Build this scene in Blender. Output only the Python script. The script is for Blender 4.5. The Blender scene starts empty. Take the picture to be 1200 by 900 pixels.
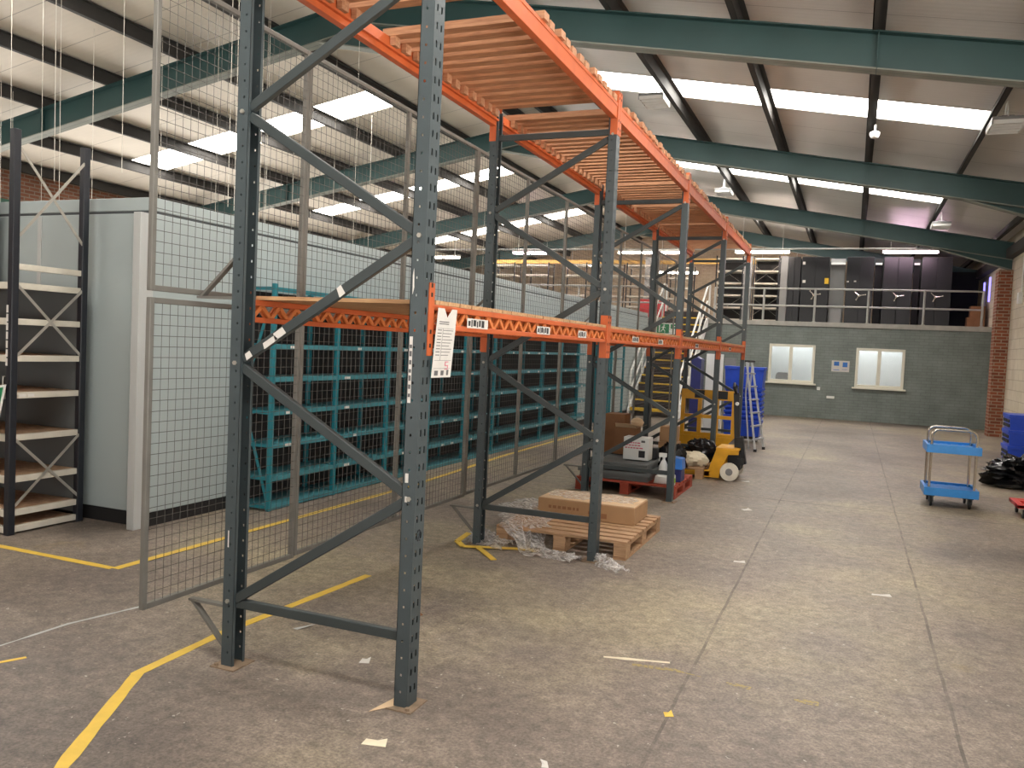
import bpy, bmesh, math, random
from mathutils import Vector, Matrix
random.seed(7)
C = bpy.context.scene.collection
V = Vector
PI = math.pi
# ------------------------------------------------------------------ materials
def lin(c):
    c = c / 255.0
    return c / 12.92 if c <= 0.04045 else ((c + 0.055) / 1.055) ** 2.4
def rgb(r, g, b): return (lin(r), lin(g), lin(b), 1.0)
class NT:
    def __init__(s, name):
        s.m = bpy.data.materials.new(name); s.m.use_nodes = True
        s.t = s.m.node_tree; s.n = s.t.nodes; s.b = s.n['Principled BSDF']
        s.out = s.n['Material Output']
    def node(s, typ, **kw):
        n = s.n.new(typ)
        for k, v in kw.items():
            if k in n.inputs.keys(): n.inputs[k].default_value = v
            else: setattr(n, k, v)
        return n
    def link(s, a, b): s.t.links.new(a, b)
    def coord(s, scale=(1, 1, 1)):
        tc = s.node('ShaderNodeTexCoord'); mp = s.node('ShaderNodeMapping')
        mp.inputs['Scale'].default_value = scale
        s.link(tc.outputs['Object'], mp.inputs['Vector']); return mp.outputs['Vector']
    def noise(s, vec, scale, detail=4, rough=0.55):
        n = s.node('ShaderNodeTexNoise'); n.inputs['Scale'].default_value = scale
        n.inputs['Detail'].default_value = detail; n.inputs['Roughness'].default_value = rough
        s.link(vec, n.inputs['Vector']); return n.outputs['Fac']
    def ramp(s, fac, stops):
        r = s.node('ShaderNodeValToRGB'); e = r.color_ramp.elements
        while len(e) < len(stops): e.new(0.5)
        for i, (p, c) in enumerate(stops): e[i].position = p; e[i].color = c
        s.link(fac, r.inputs['Fac']); return r.outputs['Color']
    def mix(s, fac, a, b, blend='MIX'):
        n = s.node('ShaderNodeMix', data_type='RGBA', blend_type=blend)
        for sock, v in ((n.inputs[0], fac), (n.inputs[6], a), (n.inputs[7], b)):
            if hasattr(v, 'links'): s.link(v, sock)
            else: sock.default_value = v
        return n.outputs[2]
    def math(s, op, a, b=0.0, c=0.0):
        n = s.node('ShaderNodeMath', operation=op)
        for i, v in enumerate((a, b, c)):
            if hasattr(v, 'links'): s.link(v, n.inputs[i])
            else: n.inputs[i].default_value = v
        return n.outputs[0]
    def bump(s, h, strength=0.2, dist=0.01):
        n = s.node('ShaderNodeBump'); n.inputs['Strength'].default_value = strength
        n.inputs['Distance'].default_value = dist
        s.link(h, n.inputs['Height']); s.link(n.outputs['Normal'], s.b.inputs['Normal'])
GREY4 = lambda v: (v, v, v, 1)
def paint(name, col, rough=0.5, metal=0.0, var=0.12, scale=6.0, wear=None, wear_amt=0.68, bump=0.0):
    t = NT(name); v = t.coord()
    f = t.noise(v, scale, 5)
    c = rgb(*col)
    lo = tuple(x * (1 - var) for x in c[:3]) + (1,); hi = tuple(min(1, x * (1 + var)) for x in c[:3]) + (1,)
    o = t.ramp(f, [(0.3, lo), (0.7, hi)])
    if wear:
        g = t.noise(v, 38, 6, 0.7)
        m = t.ramp(g, [(wear_amt, GREY4(0)), (wear_amt + 0.04, GREY4(1))])
        o = t.mix(m, o, rgb(*wear))
    t.link(o, t.b.inputs['Base Color'])
    t.b.inputs['Roughness'].default_value = rough; t.b.inputs['Metallic'].default_value = metal
    if bump: t.bump(t.noise(v, scale * 9, 4), bump, 0.004)
    return t.m
def emit(name, col, strength):
    t = NT(name); t.b.inputs['Base Color'].default_value = rgb(*col)
    t.b.inputs['Emission Color'].default_value = rgb(*col); t.b.inputs['Emission Strength'].default_value = strength
    return t.m
def wood(name, col, dark, scale=(3, 30, 30), rough=0.7):
    t = NT(name); v = t.coord(scale)
    f = t.noise(v, 2.0, 6, 0.6)
    g = t.noise(t.coord((1, 1, 1)), 1.7, 2)
    o = t.ramp(f, [(0.3, rgb(*dark)), (0.62, rgb(*col))])
    o = t.mix(t.math('MULTIPLY', g, 0.55), o, rgb(*dark))
    t.link(o, t.b.inputs['Base Color']); t.b.inputs['Roughness'].default_value = rough
    t.bump(f, 0.25, 0.003); return t.m
def bricks(name, c1, c2, mortar, bw, bh, mort, axes='XZ', rough=0.8, bump=0.4, squash=0.5):
    t = NT(name); tc = t.node('ShaderNodeTexCoord'); sp = t.node('ShaderNodeSeparateXYZ'); cb = t.node('ShaderNodeCombineXYZ')
    t.link(tc.outputs['Object'], sp.inputs[0])
    s = t.math('ADD', sp.outputs['X'], sp.outputs['Y']) if axes == 'both' else sp.outputs[axes[0]]
    t.link(s, cb.inputs[0]); t.link(sp.outputs['Z'], cb.inputs[1])
    b = t.node('ShaderNodeTexBrick'); t.link(cb.outputs[0], b.inputs['Vector'])
    b.inputs['Scale'].default_value = 1.0; b.inputs['Brick Width'].default_value = bw; b.inputs['Row Height'].default_value = bh
    b.inputs['Mortar Size'].default_value = mort; b.inputs['Color1'].default_value = rgb(*c1); b.inputs['Color2'].default_value = rgb(*c2)
    b.inputs['Mortar'].default_value = rgb(*mortar); b.offset = squash
    n = t.noise(tc.outputs['Object'], 2.2, 6)
    o = t.mix(0.35, b.outputs['Color'], t.ramp(n, [(0.3, GREY4(0.25)), (0.75, GREY4(0.9))]), 'SOFT_LIGHT')
    t.link(o, t.b.inputs['Base Color']); t.b.inputs['Roughness'].default_value = rough
    inv = t.math('SUBTRACT', 1.0, b.outputs['Fac'])
    t.bump(inv, bump, 0.008); return t.m
def floor_mat():
    t = NT('worn_concrete'); v = t.coord(); tc = v
    big = t.noise(v, 0.42, 5, 0.62)
    mid = t.noise(t.coord((1.2, 1.6, 1)), 1.9, 8, 0.72)
    fine = t.noise(v, 16, 8, 0.75)
    grain = t.noise(v, 70, 4, 0.7)
    o = t.ramp(big, [(0.34, rgb(100, 90, 83)), (0.5, rgb(127, 115, 104)), (0.66, rgb(150, 138, 115))])
    o = t.mix(0.6, o, t.ramp(mid, [(0.3, GREY4(0.3)), (0.7, GREY4(0.68))]), 'OVERLAY')
    o = t.mix(0.5, o, t.ramp(fine, [(0.35, GREY4(0.16)), (0.65, GREY4(0.82))]), 'OVERLAY')
    o = t.mix(0.6, o, t.ramp(grain, [(0.35, GREY4(0.2)), (0.65, GREY4(0.78))]), 'OVERLAY')
    # scuffs: thin bright streaks and chips
    w = t.noise(t.coord((2.0, 16, 1)), 1.6, 8, 0.75)
    o = t.mix(t.math('MULTIPLY', t.ramp(w, [(0.64, GREY4(0)), (0.70, GREY4(1))]), 0.28), o, rgb(176, 162, 140))
    w2 = t.noise(t.coord((19, 3.0, 1)), 1.3, 8, 0.75)
    o = t.mix(t.math('MULTIPLY', t.ramp(w2, [(0.65, GREY4(0)), (0.72, GREY4(1))]), 0.22), o, rgb(70, 62, 58))
    ch = t.noise(v, 26, 3, 0.5)
    o = t.mix(t.math('MULTIPLY', t.ramp(ch, [(0.715, GREY4(0)), (0.73, GREY4(1))]), 0.6), o, rgb(205, 198, 186))
    yl = t.noise(v, 1.1, 6, 0.7)
    o = t.mix(t.math('MULTIPLY', t.ramp(yl, [(0.64, GREY4(0)), (0.75, GREY4(1))]), 0.25), o, rgb(168, 142, 72))
    # slab joints
    sp = t.node('ShaderNodeSeparateXYZ'); ge = t.node('ShaderNodeNewGeometry'); t.link(ge.outputs['Position'], sp.inputs[0])
    wob = t.math('MULTIPLY', t.math('SUBTRACT', t.noise(v, 3.0, 4), 0.5), 0.02)
    def line(axis, pos, wd):
        d = t.math('ABSOLUTE', t.math('SUBTRACT', t.math('ADD', sp.outputs[axis], wob), pos))
        return t.math('LESS_THAN', d, wd)
    j = t.math('MAXIMUM', t.math('MAXIMUM', line('X', 0.52, 0.008), line('X', -0.66, 0.008)), line('Y', 9.75, 0.016))
    o = t.mix(t.math('MULTIPLY', j, t.ramp(mid, [(0.35, GREY4(0.1)), (0.6, GREY4(0.7))])), o, rgb(62, 54, 49))
    t.link(o, t.b.inputs['Base Color'])
    r = t.math('MULTIPLY_ADD', mid, 0.35, 0.36); t.link(r, t.b.inputs['Roughness'])
    t.bump(t.math('ADD', fine, t.math('MULTIPLY', j, -1.5)), 0.16, 0.006); return t.m
def sheet_mat(name, col, rough, rib):
    t = NT(name); sp = t.node('ShaderNodeSeparateXYZ'); v = t.coord(); t.link(v, sp.inputs[0])
    n = t.noise(v, 0.9, 5)
    c = rgb(*col); o = t.ramp(n, [(0.3, tuple(x * 0.9 for x in c[:3]) + (1,)), (0.7, tuple(x * 1.06 for x in c[:3]) + (1,))])
    f = t.math('FRACT', t.math('MULTIPLY', sp.outputs['Y'], 1.0))
    j = t.math('LESS_THAN', f, 0.014)
    o = t.mix(t.math('MULTIPLY', j, 0.5), o, rgb(70, 66, 62))
    t.link(o, t.b.inputs['Base Color']); t.b.inputs['Roughness'].default_value = rough
    w = t.math('SINE', t.math('MULTIPLY', sp.outputs['Y'], 2 * PI / 0.1))
    t.bump(w, rib, 0.004); return t.m
def film_mat(name, col, alpha):
    t = NT(name); t.b.inputs['Base Color'].default_value = rgb(*col); t.b.inputs['Roughness'].default_value = 0.3
    n = t.noise(t.coord((1, 2.5, 1)), 18, 6, 0.75)
    tr = t.node('ShaderNodeBsdfTranslucent'); tr.inputs['Color'].default_value = rgb(*col)
    cl = t.node('ShaderNodeBsdfTransparent'); m1 = t.node('ShaderNodeMixShader'); m2 = t.node('ShaderNodeMixShader')
    m1.inputs[0].default_value = 0.5; t.link(t.b.outputs[0], m1.inputs[1]); t.link(tr.outputs[0], m1.inputs[2])
    t.link(t.ramp(n, [(0.36, GREY4(0.08)), (0.66, GREY4(alpha))]), m2.inputs[0]); t.link(cl.outputs[0], m2.inputs[1]); t.link(m1.outputs[0], m2.inputs[2])
    t.link(m2.outputs[0], t.out.inputs['Surface'])
    return t.m

M = {}
M['floor'] = floor_mat()
M['post'] = paint('blue_grey_enamel', (64, 73, 76), 0.42, 0.0, 0.1, 5, (150, 152, 150), 0.74)
M['brace'] = paint('blue_grey_brace_enamel', (54, 61, 62), 0.42, 0.0, 0.12, 5, (168, 168, 162), 0.72)
M['orange'] = paint('orange_enamel', (186, 90, 46), 0.55, 0, 0.14, 6, (148, 96, 70), 0.68)
M['orange_rib'] = paint('orange_rib_enamel', (206, 118, 64), 0.45, 0, 0.12, 9, (190, 140, 100), 0.7)
M['slat'] = wood('raw_softwood', (196, 146, 108), (148, 102, 74), (3, 30, 30))
M['deckwood'] = wood('deck_softwood', (206, 166, 122), (158, 116, 80), (3, 30, 30))
M['pallet'] = wood('pallet_softwood', (200, 164, 126), (148, 112, 82), (2, 24, 24))
M['palletred'] = paint('red_pallet_paint', (158, 66, 44), 0.7, 0, 0.2, 8, (120, 80, 60), 0.66)
M['wire'] = paint('galvanised_wire', (76, 72, 68), 0.5, 0.2, 0.1, 8)
M['meshframe'] = paint('grey_mesh_frame', (112, 110, 104), 0.5, 0.2, 0.12, 7, (140, 126, 108), 0.68)
M['cab'] = paint('pale_grey_steel', (158, 168, 168), 0.38, 0.0, 0.03, 0.8)
M['cabstrip'] = paint('light_cover_strip', (176, 178, 176), 0.4, 0, 0.03, 1)
M['black'] = paint('black_plinth', (24, 23, 24), 0.6, 0, 0.1, 5)
M['gap'] = paint('dark_joint', (60, 64, 66), 0.7)
M['teal'] = paint('teal_enamel', (26, 112, 124), 0.4, 0, 0.12, 6, (120, 140, 138), 0.72)
M['tealshelf'] = paint('teal_shelf_enamel', (58, 122, 132), 0.42, 0, 0.15, 7, (130, 150, 148), 0.68)
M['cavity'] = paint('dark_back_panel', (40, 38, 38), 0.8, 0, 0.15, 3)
M['shelfblack'] = paint('blue_black_post', (26, 29, 36), 0.42, 0, 0.12, 6)
M['shadesheet'] = paint('grey_shade_sheet', (92, 96, 96), 0.5, 0, 0.08, 2)  # grey tone stands for the cabinet in shade behind the shelves
M['shelfcream'] = paint('cream_shelf_edge', (196, 190, 176), 0.5, 0, 0.1, 6, (150, 140, 120), 0.7)
M['board'] = wood('chipboard', (196, 164, 132), (150, 116, 88), (10, 10, 10))
M['alum'] = paint('bare_metal_strip', (176, 172, 162), 0.38, 0.6, 0.08, 9)
M['raft'] = paint('green_rafter_paint', (46, 76, 76), 0.5, 0, 0.1, 1.5)
M['raftflange'] = paint('pale_flange', (126, 130, 122), 0.7, 0, 0.14, 2.5)  # bottom flanges are paler than the rest of the rafter
M['purlin'] = paint('dark_purlin', (54, 52, 50), 0.75, 0, 0.15, 2)
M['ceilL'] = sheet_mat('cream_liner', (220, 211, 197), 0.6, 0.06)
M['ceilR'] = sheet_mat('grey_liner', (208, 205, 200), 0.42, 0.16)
M['sky'] = emit('daylit_rooflight', (255, 250, 242), 15.0)
M['tube'] = emit('lit_tube', (255, 236, 222), 45.0)
M['tubepink'] = emit('lit_tube_pink', (255, 216, 238), 45.0)
M['violet'] = emit('violet_lit_slit', (150, 140, 255), 1.6)
M['greybrick'] = bricks('grey_painted_brick', (124, 132, 128), (118, 126, 122), (106, 114, 111), 0.23, 0.078, 0.006, 'XZ', 0.55, 0.35)
M['redbrick'] = bricks('red_brick', (140, 76, 50), (112, 58, 40), (150, 128, 108), 0.225, 0.075, 0.011, 'both', 0.85, 0.5)
M['block'] = bricks('cream_block', (196, 184, 164), (186, 174, 154), (168, 156, 138), 0.45, 0.225, 0.01, 'YZ', 0.8, 0.35)
M['leftbrick'] = bricks('brown_brick', (150, 98, 74), (132, 84, 64), (150, 134, 120), 0.225, 0.075, 0.011, 'YZ', 0.85, 0.4)
M['backbrick'] = bricks('dim_brick', (190, 172, 150), (178, 160, 138), (168, 152, 134), 0.225, 0.075, 0.011, 'XZ', 0.85, 0.3)
M['upvc'] = paint('cream_upvc', (226, 222, 206), 0.35, 0, 0.04, 3)
def pane_mat():
    t = NT('window_glass'); t.b.inputs['Base Color'].default_value = rgb(210, 216, 218); t.b.inputs['Roughness'].default_value = 0.08
    cl = t.node('ShaderNodeBsdfTransparent'); m = t.node('ShaderNodeMixShader'); m.inputs[0].default_value = 0.22
    t.link(cl.outputs[0], m.inputs[1]); t.link(t.b.outputs[0], m.inputs[2]); t.link(m.outputs[0], t.out.inputs['Surface'])
    return t.m
M['pane'] = pane_mat()
M['officewall'] = paint('pale_office_wall', (206, 212, 212), 0.7, 0, 0.03, 1)
M['white'] = paint('white_paint', (226, 226, 222), 0.45, 0, 0.05, 4)
M['paper'] = paint('paper_white', (206, 202, 196), 0.7, 0, 0.05, 20)
M['ink'] = paint('grey_ink', (96, 94, 95), 0.7)
M['darkink'] = paint('dark_ink', (38, 38, 42), 0.7)
M['pinkink'] = paint('pink_ink', (210, 110, 130), 0.7)
M['yellow'] = paint('yellow_tape', (218, 182, 70), 0.5, 0, 0.08, 12, (186, 150, 70), 0.72)
M['wornyellow'] = paint('worn_yellow_line', (160, 142, 92), 0.7, 0, 0.1, 30, (130, 118, 104), 0.5)
M['yellowpaint'] = paint('yellow_machine_paint', (216, 158, 30), 0.42, 0, 0.12, 8, (120, 90, 40), 0.7)
M['nosing'] = paint('yellow_nosing', (222, 182, 44), 0.5, 0, 0.1, 10)
M['stairdark'] = paint('dark_stair_steel', (52, 44, 44), 0.6)
M['bluetote'] = paint('blue_plastic', (32, 72, 190), 0.38, 0, 0.1, 8)
M['navy'] = paint('navy_plastic', (28, 34, 96), 0.4)
M['trolley'] = paint('sky_blue_plastic', (40, 130, 206), 0.35, 0, 0.1, 9, (120, 176, 216), 0.72)
M['chrome'] = paint('polished_tube', (206, 200, 190), 0.2, 0.95, 0.04, 4)
M['rubber'] = paint('black_rubber', (28, 28, 30), 0.55)
M['red'] = paint('red_plastic', (200, 46, 48), 0.4, 0, 0.08, 8)
M['redpanel'] = paint('red_board', (206, 56, 62), 0.5)
M['bag'] = paint('black_polythene', (22, 22, 24), 0.22, 0, 0.2, 6)
M['card'] = paint('cardboard', (166, 130, 94), 0.8, 0, 0.1, 5)
M['cardtop'] = paint('pale_cardboard', (206, 178, 144), 0.75, 0, 0.1, 5)
M['darkcard'] = paint('brown_cardboard', (140, 98, 66), 0.8, 0, 0.12, 5)
M['film'] = film_mat('clear_wrap', (246, 244, 242), 0.8)
M['creambag'] = paint('cream_sack', (224, 212, 186), 0.65, 0, 0.08, 9)
M['greyplastic'] = paint('grey_plastic', (104, 108, 108), 0.5, 0, 0.08, 5)
M['greybox'] = paint('mid_grey_steel', (128, 128, 128), 0.5, 0, 0.06, 3)
M['bluecan'] = paint('mid_blue_can', (44, 110, 190), 0.35)
M['limecan'] = paint('lime_label', (150, 190, 60), 0.5)
M['whitewheel'] = paint('cream_wheel', (224, 218, 204), 0.5)
M['ladder'] = paint('aluminium', (190, 192, 194), 0.35, 0.7, 0.06, 7)
M['signgreen'] = paint('sign_green', (20, 124, 78), 0.4, 0, 0.05, 3)
M['cabblack'] = paint('charcoal_panel', (20, 21, 25), 0.45, 0, 0.12, 2)
M['cabgap'] = paint('black_gap', (20, 20, 22), 0.8)
M['railgrey'] = paint('galvanised_rail', (172, 172, 168), 0.45, 0.3, 0.08, 5)
M['amber'] = paint('amber_light_strip', (186, 146, 78), 0.7)
M['concreteslab'] = paint('slab_edge', (176, 174, 168), 0.7)
M['cable'] = paint('white_cable', (206, 200, 188), 0.6)
M['eaves'] = paint('green_eaves_beam', (50, 96, 80), 0.6)
M['dirt'] = paint('rusty_plate', (132, 112, 92), 0.8, 0, 0.2, 20)

# ------------------------------------------------------------------ mesh builder
class MB:
    def __init__(s): s.v = []; s.f = []; s.m = []
    def add(s, vs, fs, m=0):
        o = len(s.v); s.v += [tuple(p) for p in vs]
        for f in fs: s.f.append([o + i for i in f]); s.m.append(m)
        return s
    def box(s, x0, y0, z0, x1, y1, z1, m=0):
        vs = [(x, y, z) for z in (z0, z1) for y in (y0, y1) for x in (x0, x1)]
        return s.add(vs, [(0, 2, 3, 1), (4, 5, 7, 6), (0, 1, 5, 4), (2, 6, 7, 3), (0, 4, 6, 2), (1, 3, 7, 5)], m)
    def bar(s, p, q, w, h, up=(0, 0, 1), m=0):
        p, q, up = V(p), V(q), V(up); d = (q - p).normalized(); a = d.cross(up)
        if a.length < 1e-5: a = d.cross(V((1, 0, 0)))
        a.normalize(); b = a.cross(d).normalized(); a *= w / 2; b *= h / 2
        vs = [e + sa * a + sb * b for e in (p, q) for sa, sb in ((-1, -1), (1, -1), (1, 1), (-1, 1))]
        return s.add(vs, [(0, 1, 2, 3), (7, 6, 5, 4), (0, 4, 5, 1), (1, 5, 6, 2), (2, 6, 7, 3), (3, 7, 4, 0)], m)
    def tube(s, pts, r, n=8, m=0, caps=True):
        pts = [V(p) for p in pts]; rs = r if isinstance(r, (list, tuple)) else [r] * len(pts)
        rings = []; ref = None
        for i, p in enumerate(pts):
            d = (pts[min(i + 1, len(pts) - 1)] - pts[max(i - 1, 0)]).normalized()
            if ref is None: ref = V((0, 0, 1)) if abs(d.z) < 0.9 else V((1, 0, 0))
            a = d.cross(ref).normalized(); b = a.cross(d).normalized(); ref = b
            rings.append([p + rs[i] * (math.cos(2 * PI * k / n) * a + math.sin(2 * PI * k / n) * b) for k in range(n)])
        vs = [q for ring in rings for q in ring]; fs = []
        for i in range(len(pts) - 1):
            for k in range(n):
                k2 = (k + 1) % n; fs.append((i * n + k, i * n + k2, (i + 1) * n + k2, (i + 1) * n + k))
        if caps: fs.append(tuple(range(n))[::-1]); fs.append(tuple((len(pts) - 1) * n + k for k in range(n)))
        return s.add(vs, fs, m)
    def lathe(s, prof, c=(0, 0, 0), axis='Z', n=20, m=0):
        vs = []; fs = []
        for r, h in prof:
            for k in range(n):
                a = 2 * PI * k / n; x, y = r * math.cos(a), r * math.sin(a)
                p = {'Z': (x, y, h), 'X': (h, x, y), 'Y': (x, h, y)}[axis]
                vs.append((p[0] + c[0], p[1] + c[1], p[2] + c[2]))
        for i in range(len(prof) - 1):
            for k in range(n):
                k2 = (k + 1) % n; fs.append((i * n + k, i * n + k2, (i + 1) * n + k2, (i + 1) * n + k))
        fs.append(tuple(range(n))); fs.append(tuple((len(prof) - 1) * n + k for k in range(n)))
        return s.add(vs, fs, m)
    def prism(s, poly, vec, m=0):
        n = len(poly); vec = V(vec); vs = [V(p) for p in poly] + [V(p) + vec for p in poly]
        fs = [tuple(range(n)), tuple(range(2 * n - 1, n - 1, -1))] + [(i, i + n, (i + 1) % n + n, (i + 1) % n) for i in range(n)]
        return s.add(vs, fs, m)
    def quad(s, a, b, c, d, m=0): return s.add([a, b, c, d], [(0, 1, 2, 3)], m)

def origin_of(o):
    p = V((0, 0, 0))
    while o is not None: p += o.location; o = o.parent
    return p
def build(name, mb, mats, parent=None, bevel=0.0, recalc=True, smooth=True):
    if not isinstance(mats, (list, tuple)): mats = [mats]
    me = bpy.data.meshes.new(name)
    if parent is not None: off = origin_of(parent)
    else:
        xs = [p[0] for p in mb.v]; ys = [p[1] for p in mb.v]; zs = [p[2] for p in mb.v]
        off = V(((min(xs) + max(xs)) / 2, (min(ys) + max(ys)) / 2, min(zs)))
    me.from_pydata([(p[0] - off.x, p[1] - off.y, p[2] - off.z) for p in mb.v], [], mb.f)
    for m in mats: me.materials.append(m if not isinstance(m, str) else M[m])
    for p, mi in zip(me.polygons, mb.m): p.material_index = mi
    if recalc:
        bm = bmesh.new(); bm.from_mesh(me); bmesh.ops.recalc_face_normals(bm, faces=bm.faces); bm.to_mesh(me); bm.free()
    if smooth:
        me.shade_smooth(); me.set_sharp_from_angle(angle=math.radians(32))
    o = bpy.data.objects.new(name, me); C.objects.link(o)
    if parent is not None: o.parent = parent
    else: o.location = off
    if bevel:
        b = o.modifiers.new('soft_edges', 'BEVEL'); b.width = bevel; b.segments = 2; b.limit_method = 'ANGLE'
    return o
def tag(o, label, cat, group=None):
    o['label'] = label; o['category'] = cat
    if group: o['group'] = group
    return o
def thing(name, label, cat, loc, group=None):
    o = bpy.data.objects.new(name, None); C.objects.link(o); o.location = loc; o.empty_display_size = 0.1
    return tag(o, label, cat, group)
def struct(name, mb, mats, parent=None, **kw):
    o = build(name, mb, mats, parent, **kw)
    if parent is None: o['kind'] = 'structure'
    return o
def solo(name, mb, mats, label, cat, group=None, **kw): return tag(build(name, mb, mats, None, **kw), label, cat, group)
def dup(o, loc, label, parent=None):
    c = o.copy(); C.objects.link(c)
    if parent is None: c.location = loc; c['label'] = label
    else: c.parent = parent
    for ch in list(o.children): dup(ch, None, None, c)
    return c
ORD = ['nearest', 'second', 'third', 'fourth', 'fifth', 'sixth', 'seventh', 'eighth', 'ninth', 'tenth', 'eleventh', 'twelfth', 'thirteenth', 'fourteenth', 'fifteenth', 'sixteenth', 'seventeenth', 'eighteenth']

# ------------------------------------------------------------------ camera
def make_camera():
    yaw, pit, rol = (math.radians(a) for a in (22.234, -2.642, 2.619))
    f = V((-math.sin(yaw) * math.cos(pit), math.cos(yaw) * math.cos(pit), math.sin(pit)))
    r0 = V((math.cos(yaw), math.sin(yaw), 0)); u0 = r0.cross(f)
    r = r0 * math.cos(rol) + u0 * math.sin(rol); u = -r0 * math.sin(rol) + u0 * math.cos(rol)
    cd = bpy.data.cameras.new('camera'); co = bpy.data.objects.new('camera', cd); C.objects.link(co)
    m = Matrix((r, u, -f)).transposed().to_4x4(); m.translation = V((0, 0, 1.6)); co.matrix_world = m
    cd.sensor_fit = 'HORIZONTAL'; cd.sensor_width = 36.0; cd.lens = 36.0 * 971.2 / 1200.0
    cd.clip_start = 0.05; cd.clip_end = 200
    bpy.context.scene.camera = co
make_camera()

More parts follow.
